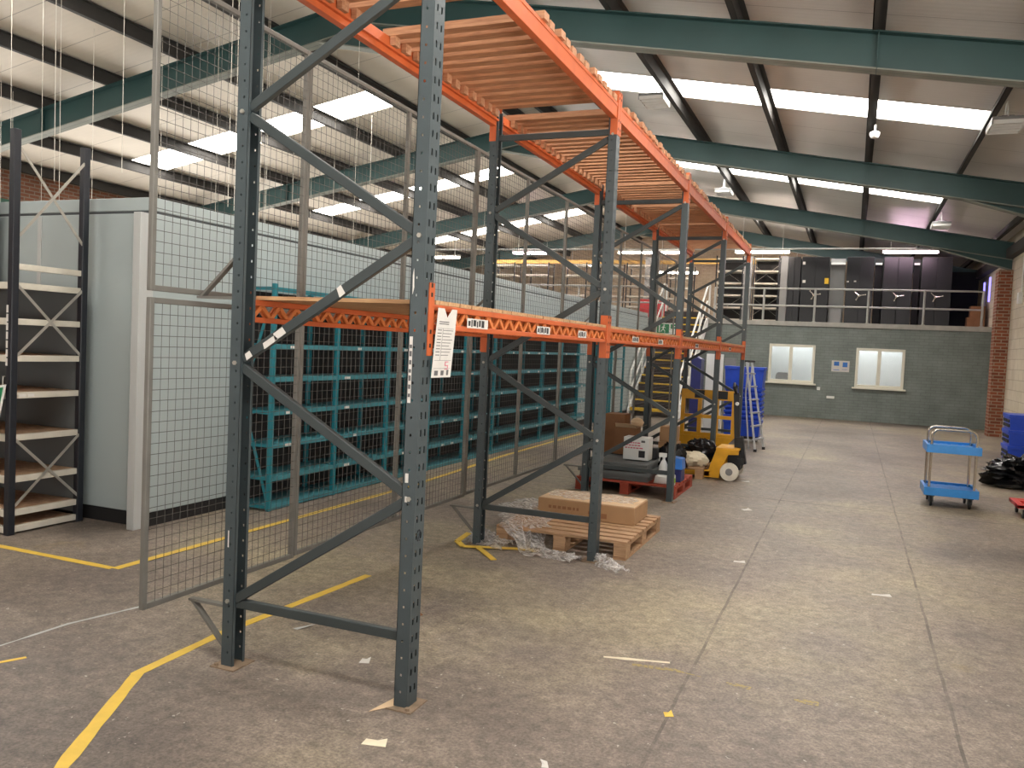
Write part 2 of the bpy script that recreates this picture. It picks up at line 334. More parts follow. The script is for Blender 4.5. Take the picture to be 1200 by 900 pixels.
# ------------------------------------------------------------------ the shell
RX, RZ, SL = -6.1, 5.745, 0.178          # ridge, underside of rafters at the ridge, slope
WR, WL, YB, YE = 3.28, -15.5, -7.0, 32.0
def zr(x): return RZ - SL * abs(x - RX)
RD, PD = 0.40, 0.20                       # rafter depth, purlin depth
def shell():
    struct('floor', MB().box(WL - 0.3, YB - 3, -0.2, WR + 0.3, YE + 0.2, 0), 'floor')
    zs = lambda x: zr(x) + RD + PD
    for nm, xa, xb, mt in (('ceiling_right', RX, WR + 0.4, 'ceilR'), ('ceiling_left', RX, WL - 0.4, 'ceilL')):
        mb = MB(); cuts = [YB]
        for y0, y1 in SKY: cuts += [y0, y1]
        cuts.append(YE + 0.2)
        for i in range(0, len(cuts), 2):
            mb.prism([(xa, cuts[i], zs(xa)), (xb, cuts[i], zs(xb)), (xb, cuts[i], zs(xb) + 0.06), (xa, cuts[i], zs(xa) + 0.06)], (0, cuts[i + 1] - cuts[i], 0))
        # solid strips of sheet beyond the ends of each rooflight
        s = 1 if xb > xa else -1; e0, e1 = (-4.36, 1.57) if s > 0 else (-8.0, -14.0)
        for y0, y1 in SKY:
            for a, b in ((xa, e0), (e1, xb)):
                mb.prism([(a, y0, zs(a)), (b, y0, zs(b)), (b, y0, zs(b) + 0.06), (a, y0, zs(a) + 0.06)], (0, y1 - y0, 0))
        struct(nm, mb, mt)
    n = 1
    for side in (1, -1):
        e0, e1 = (-4.36, 1.57) if side > 0 else (-8.0, -14.0)
        for y0, y1 in SKY:
            mb = MB().prism([(e0, y0, zs(e0) + 0.01), (e1, y0, zs(e1) + 0.01), (e1, y0, zs(e1) + 0.03), (e0, y0, zs(e0) + 0.03)], (0, y1 - y0, 0))
            struct('window_%d' % n, mb, 'sky'); n += 1
    # walls, with unseen doorways added to let daylight in
    struct('wall_right', MB().box(WR, YB, 0, WR + 0.25, -3.0, 4.75).box(WR, 5.0, 0, WR + 0.25, YE, 4.75).box(WR, -3.0, 3.8, WR + 0.25, 5.0, 4.75), 'block')  # unseen side doorway added to brighten floor and ceiling
    wl = MB().box(WL - 0.25, YB, 3.3, WL, YE, 4.7)
    for a, b in ((YB, 6.5), (12.9, 14.0), (21.0, YE)): wl.box(WL - 0.25, a, 0, WL, b, 3.3)      # unseen door openings added here to throw light up onto the roof
    struct('wall_left', wl, 'leftbrick')
    struct('wall_back', MB().prism([(WL, YE, 0), (WR, YE, 0), (WR, YE, zs(WR)), (RX, YE, zs(RX)), (WL, YE, zs(WL))], (0, 0.25, 0)), 'backbrick')
    rear = MB().box(WL, YB - 0.25, 0, -7.0, YB, 4.6).box(-7.0, YB - 0.25, 3.0, WR, YB, 4.7)
    rear.prism([(WL, YB, 4.6), (WR, YB, 4.6), (WR, YB, zs(WR)), (RX, YB, zs(RX)), (WL, YB, zs(WL))], (0, -0.25, 0))
    struct('wall_rear', rear, 'leftbrick')
    wf = MB()
    for a, b, c, d in ((-4.25, -2.16, 0, 2.5), (-2.16, -0.955, 0, .94), (-2.16, -0.955, 1.99, 2.5), (-.955, .08, 0, 2.5), (.08, 1.275, 0, .915), (.08, 1.275, 1.965, 2.5), (1.275, WR, 0, 2.5)): wf.box(a, 24.15, c, b, 24.4, d)
    struct('wall_far', wf, 'greybrick')
    struct('wall_office', MB().box(-4.25, 25.0, 0, WR, 25.05, 2.49).box(-4.25, 24.41, 0, -4.2, 24.99, 2.49).box(WR - .05, 24.41, 0, WR, 24.99, 2.49), 'officewall')
    # eaves beams
    struct('trim_1', MB().box(WL + 0.02, YB, 3.72, WL + 0.22, YE, 3.98).box(WL + 0.02, YB, 3.34, WL + 0.12, YE, 3.44), 'eaves')
    struct('trim_2', MB().box(WR - 0.16, YB, 4.12, WR - 0.005, YE, 4.34), 'purlin')
    # rafters, apex and eaves haunches
    for i, y in enumerate(RAFT):
        mb = MB(); hw = 0.095
        for xe in (WR - 0.02, WL + 0.02):
            for dz, th, w, m in ((RD - 0.015, 0.015, hw, 0), (0.0, 0.016, hw, 1)):
                mb.prism([(RX, y - w, zr(RX) + dz), (xe, y - w, zr(xe) + dz), (xe, y - w, zr(xe) + dz + th), (RX, y - w, zr(RX) + dz + th)], (0, 2 * w, 0), m)
            mb.prism([(RX, y - 0.006, zr(RX)), (xe, y - 0.006, zr(xe)), (xe, y - 0.006, zr(xe) + RD), (RX, y - 0.006, zr(RX) + RD)], (0, 0.012, 0))
            s = 1 if xe > RX else -1
            a = RX + s * 0.85; b = xe - s * 1.7
            mb.prism([(RX, y - 0.006, zr(RX) - 0.32), (RX, y - 0.006, zr(RX)), (a, y - 0.006, zr(a))], (0, 0.012, 0))
            mb.prism([(RX, y - hw, zr(RX) - 0.33), (RX, y - hw, zr(RX) - 0.314), (a, y - hw, zr(a) + 0.008), (a, y - hw, zr(a) - 0.008)], (0, 2 * hw, 0), 1)
            mb.prism([(xe, y - 0.006, zr(xe) - 0.22), (xe, y - 0.006, zr(xe)), (b, y - 0.006, zr(b))], (0, 0.012, 0))
            mb.prism([(xe, y - hw, zr(xe) - 0.236), (xe, y - hw, zr(xe) - 0.22), (b, y - hw, zr(b) + 0.008), (b, y - hw, zr(b) - 0.008)], (0, 2 * hw, 0), 1)
            for k in range(7):                                    # cleat plates under the purlins
                x = RX + s * (0.35 + 1.45 * k)
                if k == 4: mb.box(x - 0.006, y - hw, zr(x), x + 0.006, y + hw, zr(x) + RD)
        struct('roof_beam', mb, ['raft', 'raftflange'])
    # purlins (zed section) up both slopes
    for s in (1, -1):
        for k in range(7):
            x = RX + s * (0.35 + 1.45 * k)
            if x > WR - 0.1 or x < WL + 0.1: continue
            z0 = zr(x) + RD + 0.001; z1 = z0 + PD - 0.004; t = 0.012
            mb = MB().box(x - t / 2, YB, z0, x + t / 2, YE, z1)
            mb.box(x - 0.065, YB, z0, x, YE, z0 + t).box(x, YB, z1 - t - 0.012, x + 0.065, YE, z1 - 0.012)
            mb.box(x - 0.065, YB, z0, x - 0.053, YE, z0 + 0.03)
            struct('roof_purlin', mb, 'purlin')
    # brick piers carrying the rafters on the visible side wall
    for y in (21.95,):
        struct('brick_pillar', MB().box(2.99, y, 0, WR - 0.001, y + 0.45, 3.85), 'redbrick')
SKY = [(0.4, 1.35), (6.1, 7.02), (12.68, 13.62), (18.75, 19.62), (24.85, 25.75)]
RAFT = [3.4, 9.6, 15.8, 22.05, 28.2]
shell()
# windows in the grey wall
def wall_window(n, x0, x1, z0, z1):
    y = 24.15
    fr = MB(); w = 0.07
    fr.box(x0, y - 0.05, z0, x0 + w, y + 0.02, z1).box(x1 - w, y - 0.05, z0, x1, y + 0.02, z1)
    fr.box(x0 + w, y - 0.05, z0, x1 - w, y + 0.02, z0 + w).box(x0 + w, y - 0.05, z1 - w, x1 - w, y + 0.02, z1)
    xm = x0 + (x1 - x0) * 0.48
    fr.box(xm - 0.045, y - 0.052, z0 + w, xm + 0.045, y + 0.02, z1 - w)
    o = struct('window_%d' % n, fr, 'upvc', bevel=0.006)
    for a, b in ((x0 + w, xm - 0.045), (xm + 0.045, x1 - w)):
        build('pane', MB().box(a, y - 0.018, z0 + w, b, y - 0.006, z1 - w), 'pane', o)
    build('sill', MB().box(x0 - 0.06, y - 0.12, z0 - 0.045, x1 + 0.06, y + 0.0, z0), 'upvc', o, bevel=0.006)
wall_window(11, -2.16, -0.955, 0.94, 1.99)
wall_window(12, 0.08, 1.275, 0.915, 1.965)
# mezzanine slab and its edge angle
struct('trim_3', MB().box(WL, 24.16, 2.50, WR, YE, 2.60).box(WL, 24.10, 2.50, WR, 24.16, 2.625), 'concreteslab')

# ------------------------------------------------------------------ pallet racking
FX, BX = -1.70, -2.72                    # outer faces of the front and the rear posts
FY = [3.12 + 2.85 * k for k in range(5)] # near face of each frame
LOWZ, UPZ = 1.655, 3.30
PH = 3.42
def perforated(mb, p0, ua, width, z0, z1, cols, hole_w, hole_h, pitch, nrm, t=0.0028):
    ua, nrm = V(ua), V(nrm); us = [0.0]
    for c in cols: us += [c - hole_w / 2, c + hole_w / 2]
    us.append(width); zs = [z0]; z = z0 + 0.06
    while z + hole_h < z1 - 0.03: zs += [z, z + hole_h]; z += pitch
    zs.append(z1)
    for i in range(len(us) - 1):
        for j in range(len(zs) - 1):
            if i % 2 and j % 2: continue
            for s in (0, 1):
                a = V(p0) + nrm * (-t * s)
                q = [a + ua * us[i] + V((0, 0, zs[j])), a + ua * us[i + 1] + V((0, 0, zs[j])), a + ua * us[i + 1] + V((0, 0, zs[j + 1])), a + ua * us[i] + V((0, 0, zs[j + 1]))]
                mb.quad(*(q if s == 0 else q[::-1]))
def post_mb(x, y, s):                    # s = +1: slotted face towards the aisle, -1: towards the mesh
    mb = MB(); d = 0.065; w = 0.09; t = 0.0028
    perforated(mb, (x, y, 0), (0, 1, 0), w, 0.006, PH, (0.026, 0.064), 0.013, 0.03, 0.075, (s, 0, 0))
    for yy, ny in ((y, -1), (y + w, 1)):
        perforated(mb, (x, yy, 0), (-s, 0, 0), d, 0.006, PH, (0.036,), 0.01, 0.011, 0.075, (0, ny, 0))
        mb.box(min(x - s * d, x - s * (d - t)), min(yy, yy - ny * 0.016), 0.006, max(x - s * d, x - s * (d - t)), max(yy, yy - ny * 0.016), PH)
    return mb
def frame(k):
    y = FY[k]
    t = thing('rack_upright_frame', 'blue-grey braced rack frame, %s of the five along the aisle counting from the near end' % ORD[k], 'rack frame',
              ((FX + BX) / 2, y + 0.045, 0), 'rack frames')
    for x, s in ((FX, 1), (BX, -1)):
        p = build('post', post_mb(x, y, s), 'post', t, recalc=False, smooth=False)
        c = x - s * 0.033
        fp = MB().box(c - 0.07, y - 0.035, 0.0, c + 0.07, y + 0.12, 0.006)
        fp.lathe([(0.011, 0.006), (0.011, 0.018)], (c + 0.045 * s, y - 0.018, 0), n=6)
        build('foot_plate', fp, 'dirt', t)
    xr, xf, ym = BX + 0.062, FX - 0.062, y + 0.03
    for n, (z0, z1) in (('cross_brace', (0.31, 0.31)), ('cross_brace', (3.21, 3.21))):
        build(n, MB().bar((xr - 0.02, ym, z0), (xf + 0.02, ym, z1), 0.03, 0.045), 'brace', t, 0.004)
    for (xa, za, xb, zb) in ((xr, .33, xf, .90), (xf, .94, xr, 1.44), (xr, 1.48, xf, 2.03), (xf, 2.07, xr, 2.61), (xr, 2.65, xf, 3.16)):
        build('diagonal_brace', MB().bar((xa, ym - 0.005, za), (xb, ym - 0.005, zb), 0.03, 0.045), 'brace', t, 0.004)
    for x, zz in ((BX + 0.03, (.32, 1.46, 2.63)), (FX - 0.03, (.92, 2.05, 3.19))):
        b = MB()
        for z in zz: b.lathe([(0.011, -0.008), (0.011, 0.0)], (x, y, z), 'Y', n=6)
        build('bolt_heads', b, 'alum', t)
    # stand-off arms that carry the back mesh
    for z, dz in ((0.29, -0.2), (1.765, 0.19)):
        a = MB().bar((BX + 0.01, y + 0.02, z), (-2.935, y + 0.02, z), 0.035, 0.012).bar((BX + 0.005, y + 0.02, z + dz), (-2.92, y + 0.02, z), 0.03, 0.012)
        build('stand_off_arm', a, 'meshframe', t)
    return t
frames = [frame(k) for k in range(5)]
# marks on the nearest frame
def marks(t, k):
    y = FY[k]
    mb = MB().box(-1.757, y - 0.0016, 1.335, -1.742, y - 0.0004, 1.62)
    for i in range(7): mb.box(-1.755, y - 0.0026, 1.36 + i * 0.035, -1.744, y - 0.0016, 1.375 + i * 0.035 + 0.004 * (i % 3), 1)
    o = build('paper_strip', mb, ['paper', 'ink'], t); o['label'] = 'torn white paper strip with faint marks'
    z = [(0.0, 0.03), (0.004, 0.036), (0.012, 0.039), (0.019, 0.035), (0.021, 0.026), (0.015, 0.016), (0.0, 0.0), (0.023, 0.0)]
    n = MB().tube([(FX + 0.001, y + 0.034 + a, 0.735 + b * 1.25) for a, b in z], 0.0022, 6)
    o = build('painted_numeral', n, 'darkink', t); o['label'] = 'black hand-painted figure 2'
    xr, xf, ym = BX + 0.062, FX - 0.062, y + 0.03
    def on(u, wd, h0, h1): # worn tape on the second diagonal
        pa, pb = V((xr, ym - 0.021, 1.48)), V((xf, ym - 0.021, 2.03)); d = (pb - pa).normalized(); n_ = V((-d.z, 0, d.x))
        c = pa + (pb - pa) * u
        return [c + n_ * h0, c + d * wd + n_ * h0 * 0.9, c + d * wd * 0.92 + n_ * h1, c + d * 0.006 + n_ * h1 * 0.9]
    for a in ((0.02, 0.04, -0.02, 0.012), (0.13, 0.09, -0.024, 0.005), (0.2, 0.07, -0.02, 0.016), (0.58, 0.035, -0.024, 0.022)):
        o = build('torn_tape', MB().prism(on(*a), (0, -0.0012, 0)), 'paper', t); o['label'] = 'scrap of pale tape left on the brace'
    s2 = MB().box(-1.752, y - 0.0016, 0.99, -1.737, y - 0.0003, 1.03).box(-1.75, y - 0.0016, 0.905, -1.739, y - 0.0003, 0.93)
    s2.prism([(-1.752, y - .0016, 1.80), (-1.745, y - .0016, 1.83), (-1.749, y - .0016, 1.91), (-1.754, y - .0016, 1.88)], (0, .0013, 0))
    build('paint_scrape', s2, 'paper', t)
    s3 = MB().box(-2.70, y - 0.0016, 0.58, -2.694, y - 0.0003, 0.66)
    build('paint_scrape', s3, 'paper', t)
marks(frames[0], 0)
# loose paper under the near post
solo('packing_slip', MB().prism([(-1.83, 3.02, 0.004), (-1.79, 3.19, 0.012), (-1.76, 3.12, 0.004)], (0, 0, 0.002)), 'cardtop', 'small torn scrap of pale card under the nearest front rack post', 'paper')

def connector(mb, x, y, s, z0, end):      # plate hooked on the post face, with its return along the beam
    a, b = (y + 0.047, y + 0.092) if end == 0 else (y - 0.002, y + 0.043)
    mb.box(min(x, x + s * 0.004), a, z0 - 0.115, max(x, x + s * 0.004), b, z0 + 0.20)
    yy = b if end == 0 else a - 0.004
    xa, xb = sorted((x + s * 0.004, x - s * 0.05)); mb.box(xa, yy, z0 - 0.115, xb, yy + 0.004, z0 + 0.20)
    for z in (-0.08, -0.02, 0.14, 0.18): mb.box(min(x + s * .004, x + s * 0.006), (a + b) / 2 - 0.006, z0 + z, max(x + s * .004, x + s * 0.006), (a + b) / 2 + 0.006, z0 + z + 0.018, 1)
BAYS = ['nearest', 'second', 'third', 'farthest']
def beam(k, front, upper):
    x, s = (FX, 1) if front else (BX, -1); y0, y1 = FY[k] + 0.098, FY[k + 1] - 0.008
    z = UPZ if upper else LOWZ
    t = thing('rack_beam', 'orange %s beam on the %s side of the %s bay of the racking' % ('upper' if upper else 'lower latticed', 'aisle' if front else 'mesh', BAYS[k]),
              'rack beam', (x, (y0 + y1) / 2, z), 'rack beams')
    xa, xb = x - s * 0.003, x - s * 0.05; lo, hi = min(xa, xb), max(xa, xb)
    if upper:
        mb = MB().box(lo, y0, z, hi, y1, z + 0.11)
        xo = xa + s * 0.004; mb.box(min(xa, xo), y0, z + 0.086, max(xa, xo), y1, z + 0.11)
        build('box_beam', mb, 'orange', t, 0.004)
        xi = xb - s * 0.022; build('deck_ledge', MB().box(min(xb, xi), y0, z + 0.035, max(xb, xi), y1, z + 0.05), 'orange', t)
    else:
        build('top_chord', MB().box(lo, y0, z + 0.082, hi, y1, z + 0.11), 'orange', t, 0.004)
        build('bottom_chord', MB().box(lo, y0, z, hi, y1, z + 0.026), 'orange', t, 0.004)
        xm = x - s * 0.0265
        mb = MB(); n = 20; st = (y1 - y0) / n
        for i in range(n):
            a, b = y0 + i * st, y0 + (i + 1) * st; m = (a + b) / 2
            for side in (1, -1):
                xx = xm + side * 0.011
                mb.bar((xx, a + 0.004, z + 0.024), (xx, m, z + 0.084), 0.02, 0.012, (1, 0, 0)).bar((xx, m, z + 0.084), (xx, b - 0.004, z + 0.024), 0.02, 0.012, (1, 0, 0))
        build('zigzag_lattice', mb, 'orange_rib', t)
    for e, kk in ((0, k), (1, k + 1)):
        mb = MB(); connector(mb, x, FY[kk], s, z, e); build('beam_connector', mb, ['orange', 'black'], t)
    if front and not upper:
        ys = ((3.56, .24), (4.5, .22), (5.28, .18)) if k == 0 else ((6.75, .22), (7.75, .2)) if k == 1 else ((FY[k] + 0.9, .22),)
        for yc, ln in ys:
            mb = MB().box(x + 0.0005, yc, z + 0.02, x + 0.002, yc + ln, z + 0.066)
            u = 0.012
            for i, w in enumerate((.022, .012, .03, .012, .02, .03)):
                if u + w > ln - 0.015: break
                mb.box(x + 0.002, yc + u, z + (.026 if i % 2 else .03), x + 0.003, yc + u + w, z + (.06 if i % 3 else .054), 1); u += w + 0.011
            o = build('location_sticker', mb, ['paper', 'darkink'], t); o['label'] = 'white sticker with smudged dark print'
    return t
for k in range(4):
    for up in (0, 1):
        for fr in (1, 0): beam(k, fr, up)
# slatted decks
def deck(k, upper):
    y0, y1 = FY[k] + 0.10, FY[k + 1] - 0.01
    z = UPZ + 0.111 if upper else LOWZ + 0.111
    t = thing('slatted_deck', ('open slatted softwood deck laid on the %s upper beams' if upper else 'thin timber deck on the lower beams of the %s bay') % BAYS[k], 'deck',
              ((FX + BX) / 2, (y0 + y1) / 2, z), 'upper slatted decks' if upper else 'lower timber decks')
    n = 20 if upper else 22; st = (y1 - y0) / n; w = st * (0.56 if upper else 0.93)
    skip = {0: (6, 7), 1: (0,), 2: (9,), 3: ()}[k] if upper else ()
    for i in range(n):
        if i in skip: continue
        a = y0 + st * (i + 0.2) + random.uniform(-.006, .006); j = random.uniform(-.012, .012)
        xa, xb = (BX + 0.0 + j, FX + 0.01 + j) if upper else (BX + 0.005, FX - 0.005)
        th = 0.044 if upper else 0.018
        mb = MB().box(xa, a, z, xb, a + w, z + th)
        if upper:
            mb.box(BX + 0.056, a + 0.006, z - 0.055, BX + 0.09, a + w - 0.006, z).box(FX - 0.09, a + 0.006, z - 0.055, FX - 0.056, a + w - 0.006, z)
        build('slat', mb, 'slat' if upper else 'deckwood', t)
    return t
for k in range(4): deck(k, 1); deck(k, 0)
# notice hung on the near beam
def notice():
    x = FX + 0.012; t = thing('load_notice', 'white printed load notice hanging from the near end of the orange lower beam', 'notice', (x, 3.30, 1.44))
    P = lambda u, v: (x + 0.012 * v, 3.215 + 0.185 * u - 0.02 * (1 - v), 1.445 + 0.305 * v)
    nx = 6; mb = MB()
    mb.prism([P(0, 0), P(1, 0.0), P(1, 1), P(0.72, 1), P(0.52, .87), P(0.32, 1), P(0, 1)], (0.0015, 0, 0))
    build('sheet', mb, 'paper', t)
    pr = MB()
    def ln(u0, u1, v, h, m=0):
        a, b, c, d = P(u0, v), P(u1, v), P(u1, v + h), P(u0, v + h); pr.prism([(q[0] + 0.0022, q[1], q[2]) for q in (a, b, c, d)], (0.0006, 0, 0), m)
    for v in (.80, .77): ln(.12, .62, v, .013)
    for i in range(9): ln(.08, .28, .68 - i * .045, .012); ln(.36, .88 - .07 * (i % 3), .68 - i * .045, .009)
    for v in (.71, .245, .13): ln(.06, .92, v, .004)
    ln(.34, .345, .25, .46); ln(.12, .3, .03, .07); ln(.45, .6, .03, .07); ln(.75, .85, .03, .08)
    ln(.62, .8, .22, .012, 1); ln(.62, .66, .17, .06, 1); ln(.62, .8, .165, .012, 1); ln(.77, .8, .12, .05, 1); ln(.62, .8, .115, .012, 1)
    o = build('printed_lines', pr, ['ink', 'pinkink'], t); o['label'] = 'grey rows of print and a pink mark'
    build('hanging_wire', MB().tube([(x - 0.002, 3.24, 1.752), (x + 0.006, 3.235, 1.74)], 0.0015, 5), 'wire', t)
notice()

# ------------------------------------------------------------------ wire mesh behind the racking
def mesh_panel(y0, y1, z0, z1, label, mid):
    x = -2.95; t = thing('mesh_panel', label, 'mesh panel', (x, (y0 + y1) / 2, z0), 'wire mesh panels')
    w = 0.026
    fr = MB()
    for a in (y0, y1 - w): fr.box(x - w / 2, a, z0, x + w / 2, a + w, z1)
    for a in (z0, z1 - w): fr.box(x - w / 2, y0 + w, a, x + w / 2, y1 - w, a + w)
    build('frame', fr, 'meshframe', t, 0.003)
    if mid: build('mid_stile', MB().box(x - w / 2, mid - w / 2, z0 + w, x + w / 2, mid + w / 2, z1 - w), 'meshframe', t)
    wr = MB(); r = 0.0015
    n = int((y1 - y0 - 2 * w) / 0.05)
    for i in range(1, n + 1):
        yy = y0 + w + i * (y1 - y0 - 2 * w) / (n + 1); wr.tube([(x + 0.009, yy, z0 + w / 2), (x + 0.009, yy, z1 - w / 2)], r, 4, caps=False)
    n = int((z1 - z0 - 2 * w) / 0.05)
    for i in range(1, n + 1):
        zz = z0 + w + i * (z1 - z0 - 2 * w) / (n + 1); wr.tube([(x + 0.012, y0 + w / 2, zz), (x + 0.012, y1 - w / 2, zz)], r, 4, caps=False)
    build('wire_grid', wr, 'wire', t)
PY = [2.84, 3.955, 6.25, 8.55, 10.85, 13.15, 14.6]
PN = ['short near-end', 'first full-width', 'second full-width', 'third full-width', 'fourth full-width', 'last']
for i in range(6):
    mid = (PY[i] + PY[i + 1]) / 2 if 0 < i < 5 else None
    mesh_panel(PY[i] + 0.002, PY[i + 1] - 0.002, 0.31 + 0.01 * min(i, 4), 1.745, '%s lower wire mesh panel behind the orange racking, hung clear of the floor' % PN[i], mid)
    mesh_panel(PY[i] + 0.002, PY[i + 1] - 0.002, 1.775, 3.21, '%s upper wire mesh panel rising behind the orange racking' % PN[i], mid)

# ------------------------------------------------------------------ long pale cabinet and the teal shelving along it
def cabinet():
    x1, x0, y0, y1 = -5.19, -7.6, 5.02, 22.2
    t = thing('storage_cabinet', 'long pale grey steel cabinet block with a black plinth behind the teal shelves', 'cabinet', ((x0 + x1) / 2, (y0 + y1) / 2, 0))
    build('plinth', MB().box(x0 + 0.01, y0 + 0.01, 0, x1 - 0.01, y1 - 0.01, 0.115), 'black', t)
    build('body', MB().box(x0, y0, 0.115, x1, y1, 2.52), 'cab', t, 0.006)
    build('joint', MB().box(x0 + 0.006, y0 + 0.006, 2.52, x1 - 0.006, y1 - 0.006, 2.54), 'gap', t)
    build('fascia', MB().box(x0, y0, 2.54, x1, y1, 2.645), 'cab', t, 0.006)
    for x, nm in ((x1, 'corner_post'), (-6.42, 'cover_strip')):
        w = 0.07 if nm == 'corner_post' else 0.045
        build(nm, MB().box(x - w, y0 - (0.12 if nm == 'corner_post' else 0.008), 0.0 if nm == 'corner_post' else 0.12, x + (0.006 if nm == 'corner_post' else 0), y0 + 0.02, 2.51), 'cabstrip', t, 0.004)
    sm = MB()
    for i in range(1, 15): sm.box(x1, y0 + i * 1.15 - 0.003, 0.12, x1 + 0.002, y0 + i * 1.15 + 0.003, 2.515)
    build('panel_joints', sm, 'cabstrip', t)
cabinet()
TL = [0.05, 0.31, 0.61, 0.91, 1.215, 1.515, 1.815, 2.03]
def teal_bay(k):
    y0 = 6.06 + 1.0 * k; y1 = y0 + 1.0; xf, xb = -4.80, -5.18
    t = thing('shelving_bay', 'teal steel shelving bay, %s along the pale cabinet counting from the near end' % ORD[k], 'shelving', ((xf + xb) / 2, (y0 + y1) / 2, 0), 'teal shelving bays')
    def ladder(y):
        for x in (xf - 0.02, xb + 0.02): build('upright', MB().box(x - 0.02, y, 0, x + 0.02, y + 0.045, 2.06), 'teal', t, 0.003)
        if k == 0:
            b = MB().bar((xf - 0.04, y + 0.02, 0.1), (xb + 0.04, y + 0.02, 1.0), 0.006, 0.03).bar((xb + 0.04, y + 0.02, 1.05), (xf - 0.04, y + 0.02, 1.95), 0.006, 0.03)
            for z in TL: b.box(xb + 0.04, y + 0.004, z - 0.03, xf - 0.04, y + 0.02, z)
            build('end_bracing', b, 'teal', t)
    ladder(y0)
    if k == 9: ladder(y1 - 0.045)
    ya, yb = y0 + 0.0455, (y1 if k < 9 else y1 - 0.045) - 0.0005
    for i, z in enumerate(TL):
        mb = MB().box(xb + 0.01, ya, z - 0.004, xf - 0.008, yb, z).box(xf - 0.008, ya, z - 0.04, xf - 0.001, yb, z)
        sh = build('shelf', mb, 'teal' if i == 7 else 'tealshelf', t)
        if 0 < i < 7:
            for q in range(random.choice((1, 1, 2))):
                yy = ya + random.uniform(.1, .35) + .45 * q; build('shelf_ticket', MB().box(xf - 0.001, yy, z - 0.034, xf + 0.0006, yy + random.uniform(.05, .1), z - 0.01), 'paper', sh)
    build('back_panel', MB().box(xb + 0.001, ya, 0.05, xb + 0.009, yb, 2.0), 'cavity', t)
    build('kick_plate', MB().box(xf - 0.03, ya, 0.0, xf - 0.025, yb, 0.01), 'teal', t)
for k in range(10): teal_bay(k)
def teal_end():
    t = thing('open_shelving_frame', 'bare open teal frame without shelves at the far end of the teal shelving', 'shelving', (-4.99, 17.9, 0))
    for x in (-4.82, -5.16):
        for y in (17.40, 18.42): build('upright', MB().box(x - 0.02, y, 0, x + 0.02, y + 0.045, 2.05), 'teal', t)
    r = MB()
    for z in (0.1, 0.75, 1.4, 2.0):
        for x in (-4.82, -5.16): r.box(x - 0.012, 17.445, z, x + 0.012, 18.42, z + 0.035)
        for y in (17.41, 18.43): r.box(-5.14, y, z, -4.84, y + 0.03, z + 0.03)
    build('rails', r, 'teal', t)
    build('cross_brace', MB().bar((-5.17, 17.45, 0.75), (-5.17, 18.42, 1.4), 0.008, 0.02).bar((-5.17, 17.45, 1.4), (-5.17, 18.42, 0.75), 0.008, 0.02), 'teal', t)
teal_end()

# ------------------------------------------------------------------ black shelving on the near left
SZ = [0.06, 0.185, 0.44, 0.757, 1.077, 1.356, 1.633, 1.902]
def black_shelves():
    x1 = -5.78; ya, yb = 4.29, 4.89
    for n, (xa, xb) in enumerate(((-6.85, x1), (-8.0, -6.90))):
        t = thing('shelving_unit', ('blue-black post shelving with crossed straps on its end, beside the pale cabinet', 'second blue-black post shelving bay continuing out of view beside the first')[n], 'shelving', ((xa + xb) / 2, 4.56, 0), 'blue-black shelving units')
        for y in (ya, yb):
            for x in ((xb,) if n else (xa, xb)):
                build('post', MB().box(x - 0.045, y - 0.002, 0, x, y + 0.05, 3.03).box(x - 0.05, y - 0.006, 0, x - 0.002, y + 0.0, 3.03), 'shelfblack', t, 0.003)
        for i, z in enumerate(SZ):
            sh = MB().box(xa, ya + 0.05, z - 0.012, xb - 0.05, yb, z)
            s = build('shelf', sh, 'board', t)
            lip = MB().box(xb - 0.05, ya + 0.052, z - 0.045, xb - 0.012, yb - 0.002, z + 0.002)
            build('end_rail', lip, 'shelfcream', s, 0.003)
            lip = MB().box(xa, ya + 0.006, z - 0.05, xb - 0.05, ya + 0.05, z + 0.002); build('front_rail', lip, 'shelfcream', s, 0.003)
            if i == 4 and n == 0:
                lb = MB().box(xb - 0.012, ya + 0.075, z - 0.035, xb - 0.0105, ya + 0.13, z - 0.012).box(xb - 0.012, ya + 0.145, z - 0.033, xb - 0.0105, ya + 0.20, z - 0.011)
                build('shelf_ticket', lb, 'paper', s)
        if n == 0:
            build('top_rail', MB().box(xb - 0.045, ya + 0.052, 2.0, xb - 0.01, yb - 0.002, 2.045), 'shelfcream', t, 0.003)
            for a, b in ((.22, .72), (1.36, 1.88), (2.25, 2.9)):
                build('cross_strap', MB().bar((xb - 0.008, ya + 0.05, b), (xb - 0.008, yb, a), 0.004, 0.022), 'alum', t)
                build('cross_strap', MB().bar((xb - 0.004, ya + 0.05, a), (xb - 0.004, yb, b), 0.004, 0.022), 'alum', t)
            for a, b in ((.8, 1.33),):
                build('rear_strap', MB().bar((xa + 0.1, yb + 0.03, b), (xb - 0.1, yb + 0.03, a), 0.02, 0.004, (0, 1, 0)).bar((xa + 0.1, yb + 0.03, a), (xb - 0.1, yb + 0.03, b), 0.02, 0.004, (0, 1, 0)), 'alum', t)
            lb = MB()
            for i in range(7): lb.box(xb - 0.054, ya - 0.0075, 1.28 + i * 0.066, xb - 0.034, ya - 0.0062, 1.335 + i * 0.066)
            o = build('label_strip', lb, 'paper', t); o['label'] = 'column of small white labels'
            build('shade_sheet', MB().box(xa, yb + 0.001, 0.08, xb - 0.05, yb + 0.006, 1.9), 'shadesheet', t)  # sheet added so the cabinet behind the shelves looks shaded
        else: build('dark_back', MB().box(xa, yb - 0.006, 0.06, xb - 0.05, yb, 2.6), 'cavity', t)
black_shelves()
